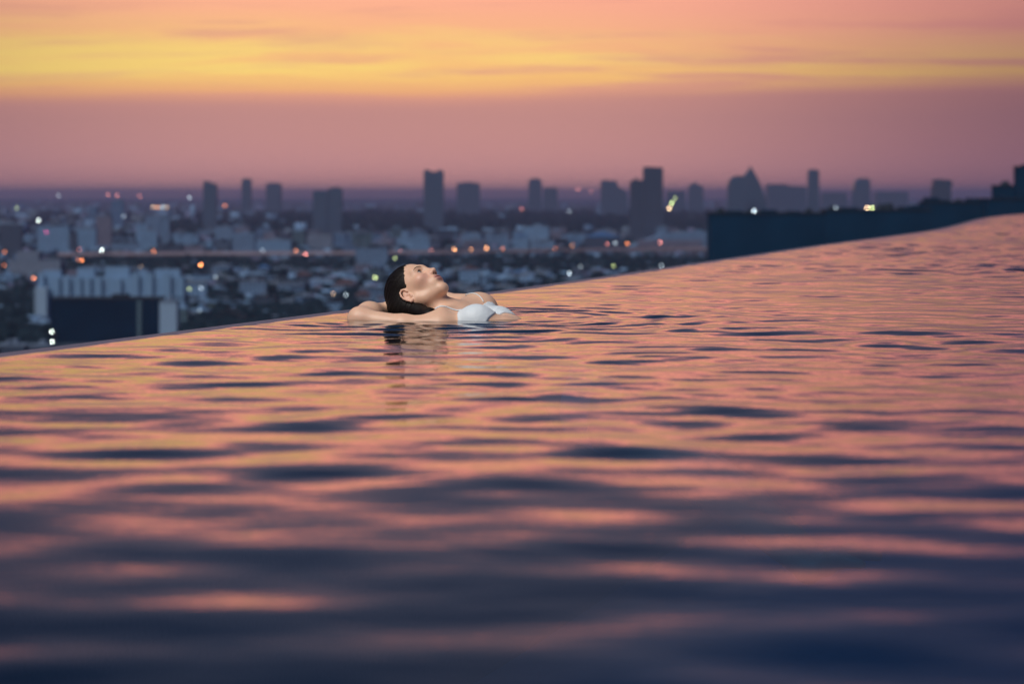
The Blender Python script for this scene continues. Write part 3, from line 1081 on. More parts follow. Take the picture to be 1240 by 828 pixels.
# ---- lamps.  (px, py, colour, strength, label)
LC = {'orange': (1.0, 0.30, 0.10), 'amber': (1.0, 0.42, 0.16), 'pink': (1.0, 0.32, 0.26), 'warm white': (1.0, 0.66, 0.38), 'white': (0.86, 1.0, 0.92),
      'yellow green': (0.75, 0.9, 0.35), 'magenta': (1.0, 0.08, 0.35), 'pale': (0.7, 0.85, 0.95)}
LM = {}
LAMPS = [
    (46.5, 267, 'white', 6.5, 'brilliant white lamp at far left below the skyline'),
    (55.5, 261.5, 'pink', 2.4, 'dim pink lamp touching the brilliant white one at far left'),
    (123, 303, 'white', 6.5, 'brilliant white lamp right of the pale blue blocks'),
    (63, 401.5, 'white', 6.5, 'upper of two white lamps at the foot of the dark glass block'),
    (63, 413.5, 'white', 6.5, 'lower of two white lamps at the foot of the dark glass block'),
    (56, 281, 'magenta', 1.6, 'small magenta lamp under the brilliant white lamp at far left'),
    (5.5, 305, 'orange', 1.8, 'orange lamp at the left edge above another'),
    (5, 321, 'orange', 1.5, 'faint orange lamp at the left edge below another'),
    (40.5, 337, 'orange', 4.0, 'orange lamp just left of the long white slab'),
    (95, 314.5, 'orange', 2.2, 'left one of two touching orange lamps above the white slab'),
    (99.5, 315, 'orange', 4.6, 'right one of two touching orange lamps above the white slab'),
    (96, 302, 'pink', 1.2, 'faint pink lamp above the two touching orange lamps'),
    (171, 322.5, 'warm white', 2.6, 'yellowish lamp above the right half of the white slab'),
    (172, 360.5, 'pale', 2.2, 'pale lamp over the roof of the dark glass block'),
    (186, 304, 'orange', 3.0, 'orange lamp below the pale block with the bright left wall'),
    (230, 298, 'orange', 4.8, 'orange lamp in front of the pale low bay-fronted block'),
    (275, 298, 'pink', 3.6, 'pinkish lamp behind the expressway, left of the pale wide block'),
    (243, 320.5, 'orange', 10, 'strongest deep orange lamp on the left half of the expressway'),
    (185, 251, 'warm white', 2.8, 'first of four warm lights in a row under the skyline'),
    (190.5, 251, 'amber', 3.8, 'second of four warm lights in a row under the skyline'),
    (197, 251, 'pale', 2.8, 'third of four warm lights in a row under the skyline'),
    (202, 251, 'warm white', 1.8, 'last of four warm lights in a row under the skyline'),
    (272, 249, 'orange', 2.6, 'orange light right of the leftmost skyline tower'),
    (131, 235.5, 'pink', 1.8, 'left one of two pink lights on the horizon at left'),
    (142, 236.5, 'pink', 1.5, 'right one of two pink lights on the horizon at left'),
    (169, 237.5, 'pink', 1.5, 'lone pink light on the horizon left of the four warm lights'),
    (71, 237, 'pale', 1.3, 'faint pale light on the horizon at far left'),
    (229.5, 239.5, 'pale', 2.0, 'pale light on the horizon left of the leftmost tower'),
    (229, 350, 'yellow green', 1.8, 'left one of two pale greenish lamps right of the white slab'),
    (243.5, 349, 'pale', 2.0, 'right one of two pale lamps right of the white slab'),
    (258, 371.5, 'yellow green', 2.4, 'greenish lamp among dark trees close to the rim'),
    (241.5, 376, 'pale', 1.2, 'faint lamp among dark trees left of the greenish one'),
    (358.5, 303.5, 'orange', 2.4, 'dimmer orange lamp of the slanting pair left of the bather'),
    (370, 308, 'pink', 5.0, 'brighter reddish lamp of the slanting pair left of the bather'),
    (386, 294, 'pink', 1.0, 'faint pink lamp above the slanting orange pair'),
    (407.5, 258.5, 'pale', 1.6, 'pale lamp under the twin blocks'),
    (495, 259, 'amber', 4.5, 'peach lamp alone in the dark wood below the notched tower'),
    (484.5, 304, 'pink', 4.8, 'reddish lamp just above the bather hair'),
    (478.5, 313, 'yellow green', 1.8, 'yellowish green lamp directly below the reddish one at the hair'),
    (522.5, 303, 'pink', 1.3, 'faint reddish lamp above the bather nose'),
    (550, 302, 'amber', 5.4, 'bright peach lamp up and right of the bather face'),
    (570.5, 302, 'amber', 2.0, 'dim peach lamp between two bright peach lamps'),
    (589, 300.5, 'amber', 5.2, 'bright peach lamp further right of the bather face'),
    (608.5, 301, 'orange', 1.8, 'dull orange lamp right of the two bright peach lamps'),
    (655, 297, 'warm white', 6.0, 'bright cream lamp in front of the pale gabled hall'),
    (672, 301, 'orange', 1.2, 'faint orange lamp right of the bright cream lamp'),
    (693, 297, 'amber', 1.6, 'faint brownish lamp left of the blue roofed hall'),
    (735, 295.5, 'pink', 1.6, 'pink lamp in front of the blue roofed hall'),
    (745, 294.5, 'pale', 1.6, 'pale lamp at the right end of the blue roofed hall'),
    (759.5, 295, 'orange', 3.4, 'orange lamp between the blue roofed hall and the wedge hall'),
    (799.5, 293.5, 'pink', 3.6, 'pink lamp on the front of the wedge roofed hall'),
    (632, 253, 'pink', 1.6, 'pink light under the hazy rounded top tower'),
    (625.5, 257.5, 'orange', 1.4, 'dim orange light under the hazy rounded top tower'),
    (667, 256.5, 'warm white', 2.2, 'cream light under the low hazy block'),
    (689, 256, 'pale', 1.2, 'pale streaky light left of the stepped hazy tower'),
    (700, 229.5, 'pink', 1.8, 'glowing pink light on the horizon at centre right'),
    (716, 232, 'pink', 1.0, 'fainter pink light right of the glowing horizon light'),
    (810.5, 252.5, 'warm white', 7.0, 'large cream floodlight beside the tallest dark tower'),
    (813.5, 246, 'yellow green', 5.0, 'yellow light above the large cream floodlight'),
    (817.5, 240.5, 'yellow green', 2.2, 'topmost faint yellow light above the cream floodlight'),
    (913, 255.5, 'pale', 5.0, 'bluish white lamp at the foot of the sail shaped tower'),
    (1050, 252.5, 'warm white', 6.5, 'left half of the large pale floodlight over the dark roofs'),
    (1056, 254, 'yellow green', 5.5, 'right half of the large pale floodlight over the dark roofs'),
    (1012, 260, 'pale', 1.2, 'faint pale lamp left of the large floodlight over dark roofs'),
    (689.5, 331, 'pale', 3.0, 'pale lamp near the rim at centre right'),
    (703, 323, 'pale', 1.0, 'faint pale lamp up and right of the one near the rim'),
    (743, 322, 'yellow green', 1.6, 'faint greenish lamp below the blue roofed hall near the rim'),
    (801, 322, 'pale', 1.8, 'faint bluish lamp near the rim left of the dark tower top'),
    (454, 336, 'yellow green', 4.2, 'blurry yellowish green lamp left of the bather hair'),
    (419, 357, 'pale', 2.2, 'tall pale lamp just above the bather elbow'),
    (403.5, 355.5, 'warm white', 1.8, 'pale lamp left of the tall one above the elbow'),
    (586, 334, 'pale', 2.0, 'pale bluish lamp beyond the rim right of the face'),
    (318, 303, 'pale', 1.0, 'faint pale lamp on the wide pale blue block'),
    (150, 262, 'pale', 1.2, 'faint vertical lamp on the slim grey tower block'),
    (261, 336, 'pale', 1.3, 'faint bluish lamp below the deep orange one'),
    (80, 362, 'pale', 0.8, 'tiny pale lamp above the dark glass block'),
    (20.5, 252, 'yellow green', 1.3, 'dull yellowish light at far left below the horizon'),
]


def lamps():
    for i, (px, py, cname, st, label) in enumerate(LAMPS):
        h = 12.0
        if py < 256.5 and px < 860:
            D = 8000.0 if py > 243 else 9000.0
            if 805 < px < 822:
                D = 4700.0
        elif px > 860:
            D = 1040.0 if px < 960 else 1080.0
            h = 3.0
        else:
            D = (CAM_Z - GZ - h) * F_PX / (py - HOR)
        # stand in front of any landmark that would hide it
        for (a, b, DD, yt) in TAKEN:
            if a - 2 < px < b + 2 and py > yt and DD < D and D < DD * 1.6:
                D = min(D, DD - 14)
        X, Z = gx(px, D), gz(py, D)
        r = 0.85 * D / 3600 if D > 1500 else 0.33
        r = min(max(r, 0.33), 2.0)
        o = bpy.data.objects.new('street_lamp', None)
        zb = GZ
        if px > 860:
            zb = Z - h
            for (a, b, DD, yt) in TAKEN:
                if a <= px <= b and DD in (1050.0, 1090.0):
                    D = DD + 3.0
                    X, Z = gx(px, D), gz(py, D)
                    zb = gz(yt, DD) + 0.8
        o.location = (X, D, zb)
        col.objects.link(o)
        tag(o, label, 'street lamp', 'lamps glowing across the city')
        Hh = max(Z - zb, 0.6)
        MB().cyl(2.2, 0, 0, Hh + r, 0.20, 0.12, 8).build('pole', M_MET, o)
        MB().box(0, 2.1, -0.06, 0.06, Hh + r * 1.1 + 0.002, Hh + r * 1.1 + 0.12).build('arm', M_MET, o)
        MB().cyl(0, 0, Hh + r * 0.75, Hh + r * 1.1, r * 0.9, r * 0.35, 10).build('lamp_cover', M_MET, o)
        key = (cname, round(st, 1), round(r, 2))
        if key not in LM:
            # disc of blur on the sensor is about 8 photo px across, the lamp 2r/D*F px
            px_d = 2 * r / D * F_PX
            LM[key] = glow_mat('lamp_' + cname.replace(' ', '_'), LC[cname], st * 0.22 * (6.6 / px_d) ** 2)
        bmh = MB()
        n, rings = 12, 6
        V = [(0, 0, Hh - r)]
        for k in range(1, rings):
            th = math.pi * k / rings
            for j in range(n):
                V.append((r * math.sin(th) * math.cos(6.28318 * j / n), r * math.sin(th) * math.sin(6.28318 * j / n), Hh - r * math.cos(th)))
        V.append((0, 0, Hh + r))
        Fc = [(0, 1 + (j + 1) % n, 1 + j) for j in range(n)]
        for k in range(rings - 2):
            for j in range(n):
                a = 1 + k * n + j
                b = 1 + k * n + (j + 1) % n
                Fc.append((a, b, b + n, a + n))
        L = len(V) - 1
        Fc += [(L, L - n + j, L - n + (j + 1) % n) for j in range(n)]
        bmh.add(V, Fc)
        bmh.build('lamp_head', LM[key], o, True)


lamps()


# ---- evening haze over the plain
def haze():
    m, t, out = mat_new('haze')
    v = t.n('ShaderNodeVolumePrincipled')
    v.inputs['Color'].default_value = HAZE_COL + (1,)
    v.inputs['Density'].default_value = HAZE_DEN
    v.inputs['Anisotropy'].default_value = HAZE_G
    v.inputs['Density Attribute'].default_value = ''
    t.put(out.inputs['Volume'], v.outputs[0])
    b = MB()
    b.box(-17000, 17000, -4000, 61000, GZ - 1, 84)
    tag(b.build('haze', m), kind='stuff')


HAZE_COL = (0.60, 0.66, 1.0)
HAZE_DEN = 1.0 / 21000
HAZE_G = 0.65
haze()
# ------------------------------------------------------------------ the bather
HS = 0.90
HC = np.array([-0.3010, 7.82, 0.078])                 # head centre between the ears
HF = np.array([0.418, -0.217, 0.882]); HF /= np.linalg.norm(HF)
HU = np.array([-0.729, 0.499, 0.468]); HU -= HF * HU.dot(HF); HU /= np.linalg.norm(HU)
HR = np.cross(HF, HU)
BA = np.array([0.90, -0.436, 0.0]); BA /= np.linalg.norm(BA)      # towards the feet
BL = np.array([0.436, 0.90, 0.0]); BL /= np.linalg.norm(BL)       # her left
S0 = np.array([-0.168, 7.80, 0.0])
HM = np.stack([HF, HU, HR])
BM = np.stack([BA, BL, np.array([0, 0, 1.0])])


def hd(f, u, r):
    return HC + (HF * f + HU * u + HR * r) * HS


def bd(a, l, z):
    return S0 + BA * a + BL * l + np.array([0, 0, z])


def hloc(P):
    q = P - HC
    return q @ HM.T / HS


class Prim:
    """kind: 'c' cone a->b (ra, rb), 'e' ellipsoid centre/radii in a frame.  op: 'u' union, 's' subtract; k blend"""
    def __init__(self, kind, op, k, **kw):
        self.kind, self.op, self.k = kind, op, k
        self.__dict__.update(kw)
        if kind == 'c':
            rr = max(self.ra, self.rb) * max(1, getattr(self, 'sl', 1)) + k * 1.3 + 0.012
            self.lo = np.minimum(self.a, self.b) - rr
            self.hi = np.maximum(self.a, self.b) + rr
        else:
            rr = max(self.rad) + k * 1.3 + 0.012
            self.lo, self.hi = self.c - rr, self.c + rr

    def ev(self, P):
        if self.kind == 'c':
            a, b = self.a, self.b
            sl = getattr(self, 'sl', None)
            if sl:     # flatten/widen across the body axis
                q = (P - a) @ BM.T
                q[..., 1] /= sl
                ba = (b - a) @ BM.T
                ba[1] /= sl
                pa = q
            else:
                pa = P - a
                ba = b - a
            h = np.clip((pa @ ba) / max(ba @ ba, 1e-12), 0, 1)
            return np.linalg.norm(pa - h[..., None] * ba, axis=-1) - (self.ra + (self.rb - self.ra) * h)
        q = (P - self.c) @ self.M.T
        rd = np.array(self.rad)
        k0 = np.linalg.norm(q / rd, axis=-1)
        k1 = np.linalg.norm(q / rd ** 2, axis=-1) + 1e-9
        return k0 * (k0 - 1.0) / k1


def smin(a, b, k):
    h = np.maximum(k - np.abs(a - b), 0) / k
    return np.minimum(a, b) - h * h * k * 0.25


def comb(d, e, op, k):
    if k <= 0:
        return np.minimum(d, e) if op == 'u' else np.maximum(d, -e)
    if op == 'u':
        return smin(d, e, k)
    return -smin(-d, e, k)


def rotm(M, i, ang):
    """rotate frame rows around its axis i"""
    c, s = math.cos(ang), math.sin(ang)
    j, k = (i + 1) % 3, (i + 2) % 3
    N = M.copy()
    N[j] = c * M[j] + s * M[k]
    N[k] = -s * M[j] + c * M[k]
    return N


BODY = []


def cone(a, b, ra, rb, k=0.02, op='u', sl=None, to=None):
    p = Prim('c', op, k, a=np.array(a, float), b=np.array(b, float), ra=ra, rb=rb, **({'sl': sl} if sl else {}))
    (BODY if to is None else to).append(p)


def ell(c, rad, k=0.02, op='u', M=None, to=None):
    (BODY if to is None else to).append(Prim('e', op, k, c=np.array(c, float), rad=rad, M=HM if M is None else M))


# torso
cone(bd(0.035, 0, -0.062), bd(0.150, 0, -0.070), 0.083, 0.078, 0.03, sl=1.55)
cone(bd(0.150, 0, -0.070), bd(0.33, 0, -0.175), 0.078, 0.070, 0.05, sl=1.50)
cone(bd(0.33, 0, -0.175), bd(0.46, 0, -0.26), 0.072, 0.093, 0.06, sl=1.65)
# shoulders, collar and chest
cone(bd(0.0, -0.135, -0.026), bd(0.0, 0.135, 0.010), 0.048, 0.050, 0.05)
cone(bd(-0.005, -0.02, 0.032), bd(-0.005, -0.12, 0.030), 0.0075, 0.007, 0.022)
cone(bd(-0.005, 0.02, 0.036), bd(-0.005, 0.12, 0.045), 0.0075, 0.007, 0.022)
ell(bd(0.102, -0.085, 0.001), (0.052, 0.055, 0.047), 0.035, M=BM)
ell(bd(0.095, 0.080, -0.006), (0.050, 0.054, 0.041), 0.03, M=BM)
ell(bd(0.125, 0.0, 0.035), (0.07, 0.020, 0.018), 0.03, 's', M=BM)
# hips, legs, feet (under water)
for s in (-1, 1):
    cone(bd(0.45, s * 0.085, -0.27), bd(0.84, s * 0.085, -0.47), 0.085, 0.054, 0.04)
    cone(bd(0.84, s * 0.085, -0.47), bd(0.93, s * 0.083, -0.52), 0.054, 0.055, 0.03)
    cone(bd(0.93, s * 0.083, -0.52), bd(1.20, s * 0.075, -0.72), 0.055, 0.034, 0.03)
    cone(bd(1.21, s * 0.075, -0.725), bd(1.29, s * 0.080, -0.68), 0.032, 0.026, 0.03)
    cone(bd(1.29, s * 0.080, -0.68), bd(1.37, s * 0.085, -0.69), 0.026, 0.016, 0.03)
# near (right) arm folded behind the head
sh_n = bd(0.0, -0.150, -0.026)
el_n = np.array([-0.486, 7.715, 0.002])
cone(sh_n, (-0.345, 7.672, -0.016), 0.043, 0.0325, 0.04)
cone((-0.345, 7.672, -0.016), el_n, 0.0325, 0.032, 0.02)
cone(el_n, (-0.460, 7.790, 0.010), 0.034, 0.036, 0.03)
cone((-0.460, 7.790, 0.012), (-0.408, 7.895, 0.020), 0.038, 0.025, 0.03)
# far (left) arm
sh_f = bd(0.0, 0.155, 0.020)
el_f = np.array([-0.345, 8.145, 0.012])
cone(sh_f, (-0.225, 8.055, 0.030), 0.052, 0.040, 0.04)
cone((-0.225, 8.055, 0.030), el_f, 0.040, 0.035, 0.02)
cone(el_f, (-0.385, 7.985, 0.010), 0.036, 0.026, 0.03)


def hand(w, d, n, sgn):
    """palm from the wrist w along d, palm normal n, five fingers curling towards n"""
    w, d, n = (np.array(q, float) for q in (w, d, n))
    d /= np.linalg.norm(d)
    n -= d * n.dot(d)
    n /= np.linalg.norm(n)
    s = np.cross(d, n) * sgn
    for off in (-0.022, 0.0, 0.022):
        cone(w + s * off * 0.6, w + d * 0.075 + s * off, 0.014, 0.012, 0.012)
    for off, L in ((-0.031, 0.058), (-0.011, 0.070), (0.010, 0.074), (0.030, 0.066)):
        a = w + d * 0.078 + s * off
        b = a + d * L * 0.48 + n * 0.006
        c = b + d * L * 0.36 + n * L * 0.22
        e = c + d * L * 0.20 + n * L * 0.22
        cone(a, b, 0.0092, 0.0085, 0.004)
        cone(b, c, 0.0085, 0.0078, 0.002)
        cone(c, e, 0.0078, 0.0068, 0.002)
    a = w + d * 0.018 + s * 0.026
    b = a + d * 0.030 + s * 0.022 + n * 0.006
    c = b + d * 0.030 + s * 0.006 + n * 0.008
    cone(a, b, 0.013, 0.0105, 0.010)
    cone(b, c, 0.0105, 0.0085, 0.003)


hand((-0.408, 7.895, 0.020), (0.25, 0.90, -0.20), (0.35, -0.2, 0.9), 1)
hand((-0.385, 7.985, -0.002), (0.05, -0.90, -0.22), (0.35, 0.1, 0.9), -1)

# neck
cone(hd(-0.026, -0.020, 0), bd(-0.030, 0, -0.012), 0.042, 0.047, 0.03)
cone(hd(0.012, -0.060, 0), bd(-0.012, 0, 0.018), 0.029, 0.026, 0.035)
cone(hd(-0.012, -0.035, 0.050), bd(-0.012, -0.018, 0.034), 0.013, 0.009, 0.025)
cone(bd(-0.040, -0.02, -0.012), bd(-0.005, -0.12, -0.022), 0.038, 0.038, 0.04)
cone(bd(-0.045, 0.02, 0.0), bd(-0.01, 0.12, 0.015), 0.042, 0.040, 0.05)
# head
HEAD0 = len(BODY)
ell(hd(-0.010, 0.045, 0), (0.096, 0.083, 0.070), 0.03)
ell(hd(0.034, -0.004, 0), (0.054, 0.072, 0.055), 0.025)
ell(hd(0.048, -0.042, 0), (0.036, 0.038, 0.032), 0.02)
ell(hd(0.070, -0.045, 0), (0.022, 0.024, 0.028), 0.02)
for s in (-1, 1):
    cone(hd(0.000, -0.035, s * 0.048), hd(0.012, -0.054, s * 0.038), 0.014, 0.013, 0.02)
    cone(hd(0.012, -0.054, s * 0.038), hd(0.066, -0.081, s * 0.009), 0.013, 0.012, 0.02)
    ell(hd(0.058, -0.006, s * 0.043), (0.018, 0.014, 0.016), 0.025)
    cone(hd(0.081, 0.033, s * 0.008), hd(0.070, 0.036, s * 0.042), 0.009, 0.007, 0.02)
cone(hd(0.0685, -0.080, -0.006), hd(0.0685, -0.080, 0.006), 0.0135, 0.0135, 0.014)
for s in (-1, 1):
    ell(hd(0.090, 0.0165, s * 0.031), (0.0145, 0.0105, 0.0165), 0.012, 's')
    ell(hd(0.0680, 0.0165, s * 0.031), (0.0150, 0.0140, 0.0150), 0.004)
    ell(hd(0.0845, 0.0163, s * 0.0315), (0.0085, 0.0050, 0.0122), 0.0015, 's')
# nose
cone(hd(0.085, 0.022, 0), hd(0.1015, -0.010, 0), 0.0068, 0.0078, 0.014)
ell(hd(0.1025, -0.0135, 0), (0.0098, 0.0088, 0.0092), 0.006)
for s in (-1, 1):
    ell(hd(0.0925, -0.0165, s * 0.0115), (0.0105, 0.0078, 0.0060), 0.006)
    cone(hd(0.088, -0.004, s * 0.008), hd(0.091, -0.014, s * 0.009), 0.006, 0.006, 0.010)
    ell(hd(0.0985, -0.0235, s * 0.0062), (0.0052, 0.0048, 0.0032), 0.002, 's')
# mouth
ell(hd(0.0875, -0.0395, 0), (0.0105, 0.0062, 0.0235), 0.006)
ell(hd(0.0865, -0.0505, 0), (0.0100, 0.0068, 0.0205), 0.006)
ell(hd(0.0985, -0.0448, 0), (0.0085, 0.0013, 0.0225), 0.002, 's')
ell(hd(0.0935, -0.0630, 0), (0.0070, 0.0055, 0.0200), 0.010, 's')
# ears: bowl, rim, lobe
for s in (-1, 1):
    EM = rotm(np.stack([HF, HU, HR]), 1, s * 0.42)
    EM = rotm(EM, 2, -0.22)
    ec = hd(-0.008, -0.003, s * 0.0715)

    def ep(a, b, c):
        return ec + EM[0] * a + EM[1] * b + EM[2] * c * s
    ell(ep(0.0, 0, -0.004), (0.0145, 0.026, 0.0045), 0.004, M=EM)
    ring = [(0.010, 0.012), (0.007, 0.024), (-0.003, 0.030), (-0.013, 0.025), (-0.0175, 0.012), (-0.0160, -0.003), (-0.0105, -0.016), (-0.003, -0.026)]
    ring = [(x * 0.9, y * 0.92) for x, y in ring]
    for i in range(len(ring) - 1):
        cone(ep(ring[i][0], ring[i][1], 0.002), ep(ring[i + 1][0], ring[i + 1][1], 0.002), 0.0036, 0.0036, 0.002)
    cone(ep(-0.001, -0.026, 0), ep(0.006, -0.022, -0.002), 0.0062, 0.005, 0.003)
    cone(ep(0.010, -0.012, 0), ep(0.011, -0.004, 0), 0.0045, 0.004, 0.004)
    ell(ep(0.001, -0.005, 0.001), (0.0075, 0.0095, 0.0050), 0.003, 's', M=EM)
    ell(ep(-0.0075, 0.010, 0.001), (0.0035, 0.012, 0.0016), 0.002, 's', M=EM)

for p in BODY[HEAD0:]:
    if p.kind == 'c':
        p.ra *= HS
        p.rb *= HS
    else:
        p.rad = tuple(v * HS for v in p.rad)


def field(prims, P):
    d = np.full(P.shape[:-1], 1.0)
    for p in prims:
        d = comb(d, p.ev(P), p.op, p.k)
    return d


def grid_field(prims, xs, ys, zs):
    V = np.full((len(xs), len(ys), len(zs)), 1.0, np.float32)
    for p in prims:
        i0, i1 = np.searchsorted(xs, p.lo[0]), np.searchsorted(xs, p.hi[0])
        j0, j1 = np.searchsorted(ys, p.lo[1]), np.searchsorted(ys, p.hi[1])
        k0, k1 = np.searchsorted(zs, p.lo[2]), np.searchsorted(zs, p.hi[2])
        if i1 <= i0 or j1 <= j0 or k1 <= k0:
            continue
        G = np.stack(np.meshgrid(xs[i0:i1], ys[j0:j1], zs[k0:k1], indexing='ij'), -1)
        sub = V[i0:i1, j0:j1, k0:k1]
        V[i0:i1, j0:j1, k0:k1] = comb(sub, p.ev(G), p.op, p.k)
    return V


def surface_nets(V, xs, ys, zs):
    S = V < 0
    c = [S[i:S.shape[0] - 1 + i, j:S.shape[1] - 1 + j, k:S.shape[2] - 1 + k] for i in (0, 1) for j in (0, 1) for k in (0, 1)]
    anyc = np.zeros_like(c[0])
    allc = np.ones_like(c[0])
    for q in c:
        anyc |= q
        allc &= q
    act = anyc & ~allc
    I, J, K = np.nonzero(act)
    idx = np.full(act.shape, -1, np.int32)
    idx[I, J, K] = np.arange(len(I))
    acc = np.zeros((len(I), 3))
    cnt = np.zeros(len(I))
    corners = [(i, j, k) for i in (0, 1) for j in (0, 1) for k in (0, 1)]
    for a in corners:
        for ax in range(3):
            if a[ax]:
                continue
            b = list(a)
            b[ax] = 1
            va = V[I + a[0], J + a[1], K + a[2]].astype(float)
            vb = V[I + b[0], J + b[1], K + b[2]].astype(float)
            m = (va < 0) != (vb < 0)
            t = np.where(m, va / np.where(m, va - vb, 1), 0)
            p = np.stack([I + a[0], J + a[1], K + a[2]], 1).astype(float)
            p[:, ax] += t
            acc[m] += p[m]
            cnt[m] += 1
    acc /= cnt[:, None]
    out = np.stack([np.interp(acc[:, 0], np.arange(len(xs)), xs), np.interp(acc[:, 1], np.arange(len(ys)), ys),
                    np.interp(acc[:, 2], np.arange(len(zs)), zs)], 1)
    quads = []
    for ax in range(3):
        sl0 = [slice(1, -1)] * 3
        sl1 = [slice(1, -1)] * 3
        sl0[ax] = slice(0, S.shape[ax] - 1)
        sl1[ax] = slice(1, S.shape[ax])
        A, B = S[tuple(sl0)], S[tuple(sl1)]
        for flip in (0, 1):
            E = (A & ~B) if not flip else (~A & B)
            p = np.stack(np.nonzero(E), 1)
            for q in range(3):
                if q != ax:
                    p[:, q] += 1
            u, v = (ax + 1) % 3, (ax + 2) % 3

            def g(du, dv):
                q = p.copy()
                q[:, u] -= du
                q[:, v] -= dv
                return idx[q[:, 0], q[:, 1], q[:, 2]]
            f = np.stack([g(1, 1), g(0, 1), g(0, 0), g(1, 0)], 1)
            if flip:
                f = f[:, ::-1]
            quads.append(f)
    Q = np.concatenate(quads)
    Q = Q[(Q >= 0).all(1)]
    return out, Q


def project(prims, p, off=0.0, n=14):
    p = np.array(p, float)
    for _ in range(n):
        e = 1e-4
        d = float(field(prims, p[None])[0])
        g = np.array([float(field(prims, (p + e * v)[None])[0]) - d for v in np.eye(3)]) / e
        g /= (np.linalg.norm(g) + 1e-9)
        p = p - g * (d - off) * 0.8
    return p


def axis(parts):
    out = []
    for a, b, s in parts:
        out.append(np.arange(a, b - 1e-9, s))
    out.append([parts[-1][1]])
    return np.concatenate(out)


gxs = axis([(-0.56, -0.16, 0.0022), (-0.16, 0.03, 0.003), (0.03, 1.25, 0.011)])
gys = axis([(7.02, 7.60, 0.009), (7.60, 7.93, 0.0022), (7.93, 8.22, 0.004)])
gzs = axis([(-0.84, -0.06, 0.010), (-0.06, 0.215, 0.0022)])
BV = grid_field(BODY, gxs, gys, gzs)
bv, bq = surface_nets(BV, gxs, gys, gzs)

# ---- materials
def skin_mat():
    m, t, out = mat_new('skin')
    p = t.n('ShaderNodeBsdfPrincipled')
    a = t.n('ShaderNodeAttribute', attribute_name='tint')
    tc = t.n('ShaderNodeTexCoord').outputs['Object']
    v = t.noise(tc, 45, 4, 0.6)
    t.put(p.inputs['Base Color'], t.mix(t.mr(v, .3, .7, 0, .22), a.outputs['Color'], t.mix(1.0, a.outputs['Color'], (0.86, 0.74, 0.68), 'MULTIPLY')))
    p.inputs['Roughness'].default_value = 0.42
    p.inputs['Specular IOR Level'].default_value = 0.45
    p.inputs['Coat Weight'].default_value = 0.08
    p.inputs['Coat Roughness'].default_value = 0.22
    p.inputs['Subsurface Weight'].default_value = 0.18
    p.inputs['Subsurface Radius'].default_value = (0.012, 0.005, 0.003)
    p.inputs['Subsurface Scale'].default_value = 0.5
    b = t.n('ShaderNodeBump')
    b.inputs['Distance'].default_value = 0.0003
    t.put(b.inputs['Height'], t.noise(tc, 900, 2, 0.6))
    t.put(p.inputs['Normal'], b.outputs[0])
    t.put(out.inputs[0], p.outputs[0])
    return m


def tints(V):
    h = hloc(V)
    base = np.tile(np.array([0.78, 0.50, 0.345]), (len(V), 1))

    def blend(w, c):
        nonlocal base
        base = base * (1 - w[:, None]) + np.array(c) * w[:, None]

    def blob(c, rad, soft=0.35):
        q = np.linalg.norm((h - np.array(c)) / np.array(rad), axis=1)
        return np.clip((1 + soft - q) / (2 * soft), 0, 1)
    face = h[:, 0] > 0.03
    for s in (-1, 1):
        blend(blob((0.07, -0.012, s * 0.040), (0.03, 0.022, 0.024), 0.8) * 0.6, (0.74, 0.37, 0.29))
        blend(blob((-0.014, 0, s * 0.078), (0.022, 0.034, 0.014), 0.5) * 0.4, (0.68, 0.37, 0.29))
        blend(blob((0.086, 0.0165, s * 0.031), (0.02, 0.0085, 0.0165), 0.4) * 0.45, (0.30, 0.17, 0.13))
        blend(blob((0.0965, -0.0245, s * 0.0062), (0.007, 0.005, 0.0042), 0.3) * 0.95, (0.06, 0.02, 0.015))
    blend(blob((0.103, -0.014, 0), (0.014, 0.012, 0.012), 0.6) * 0.3, (0.74, 0.42, 0.34))
    blend(blob((0.093, -0.0395, 0), (0.012, 0.0068, 0.0235), 0.25) * face, (0.52, 0.23, 0.20))
    blend(blob((0.091, -0.0505, 0), (0.012, 0.0072, 0.021), 0.25) * face, (0.58, 0.28, 0.24))
    blend(blob((0.093, -0.0448, 0), (0.014, 0.0022, 0.0225), 0.3) * face, (0.13, 0.03, 0.03))
    # elbows a little rosier
    for c in (el_n, el_f):
        q = np.linalg.norm(V - c, axis=1)
        blend(np.clip(1.3 - q / 0.05, 0, 1) * 0.25, (0.72, 0.42, 0.33))
    return base


SKIN = skin_mat()
root = bpy.data.objects.new('person', None)
root.location = (0, 0, 0)
col.objects.link(root)
tag(root, 'dark haired woman in white bikini lying back in the pool, hands behind her head', 'person')
bme = mesh_np('body', bv, bq, True)
ca = bme.attributes.new('tint', 'FLOAT_COLOR', 'POINT')
arr = np.ones((len(bme.vertices), 4), np.float32)
arr[:, :3] = tints(bv)
ca.data.foreach_set('color', arr.ravel())
link('body', bme, SKIN, root)

# ---- hair: wet, slicked back
HAIR = []
ell(hd(-0.015, 0.047, 0), (0.0890, 0.0785, 0.0662), 0.02, to=HAIR)
# everything in front of the hairline is cut away
HMc = rotm(HM, 2, 0.0)


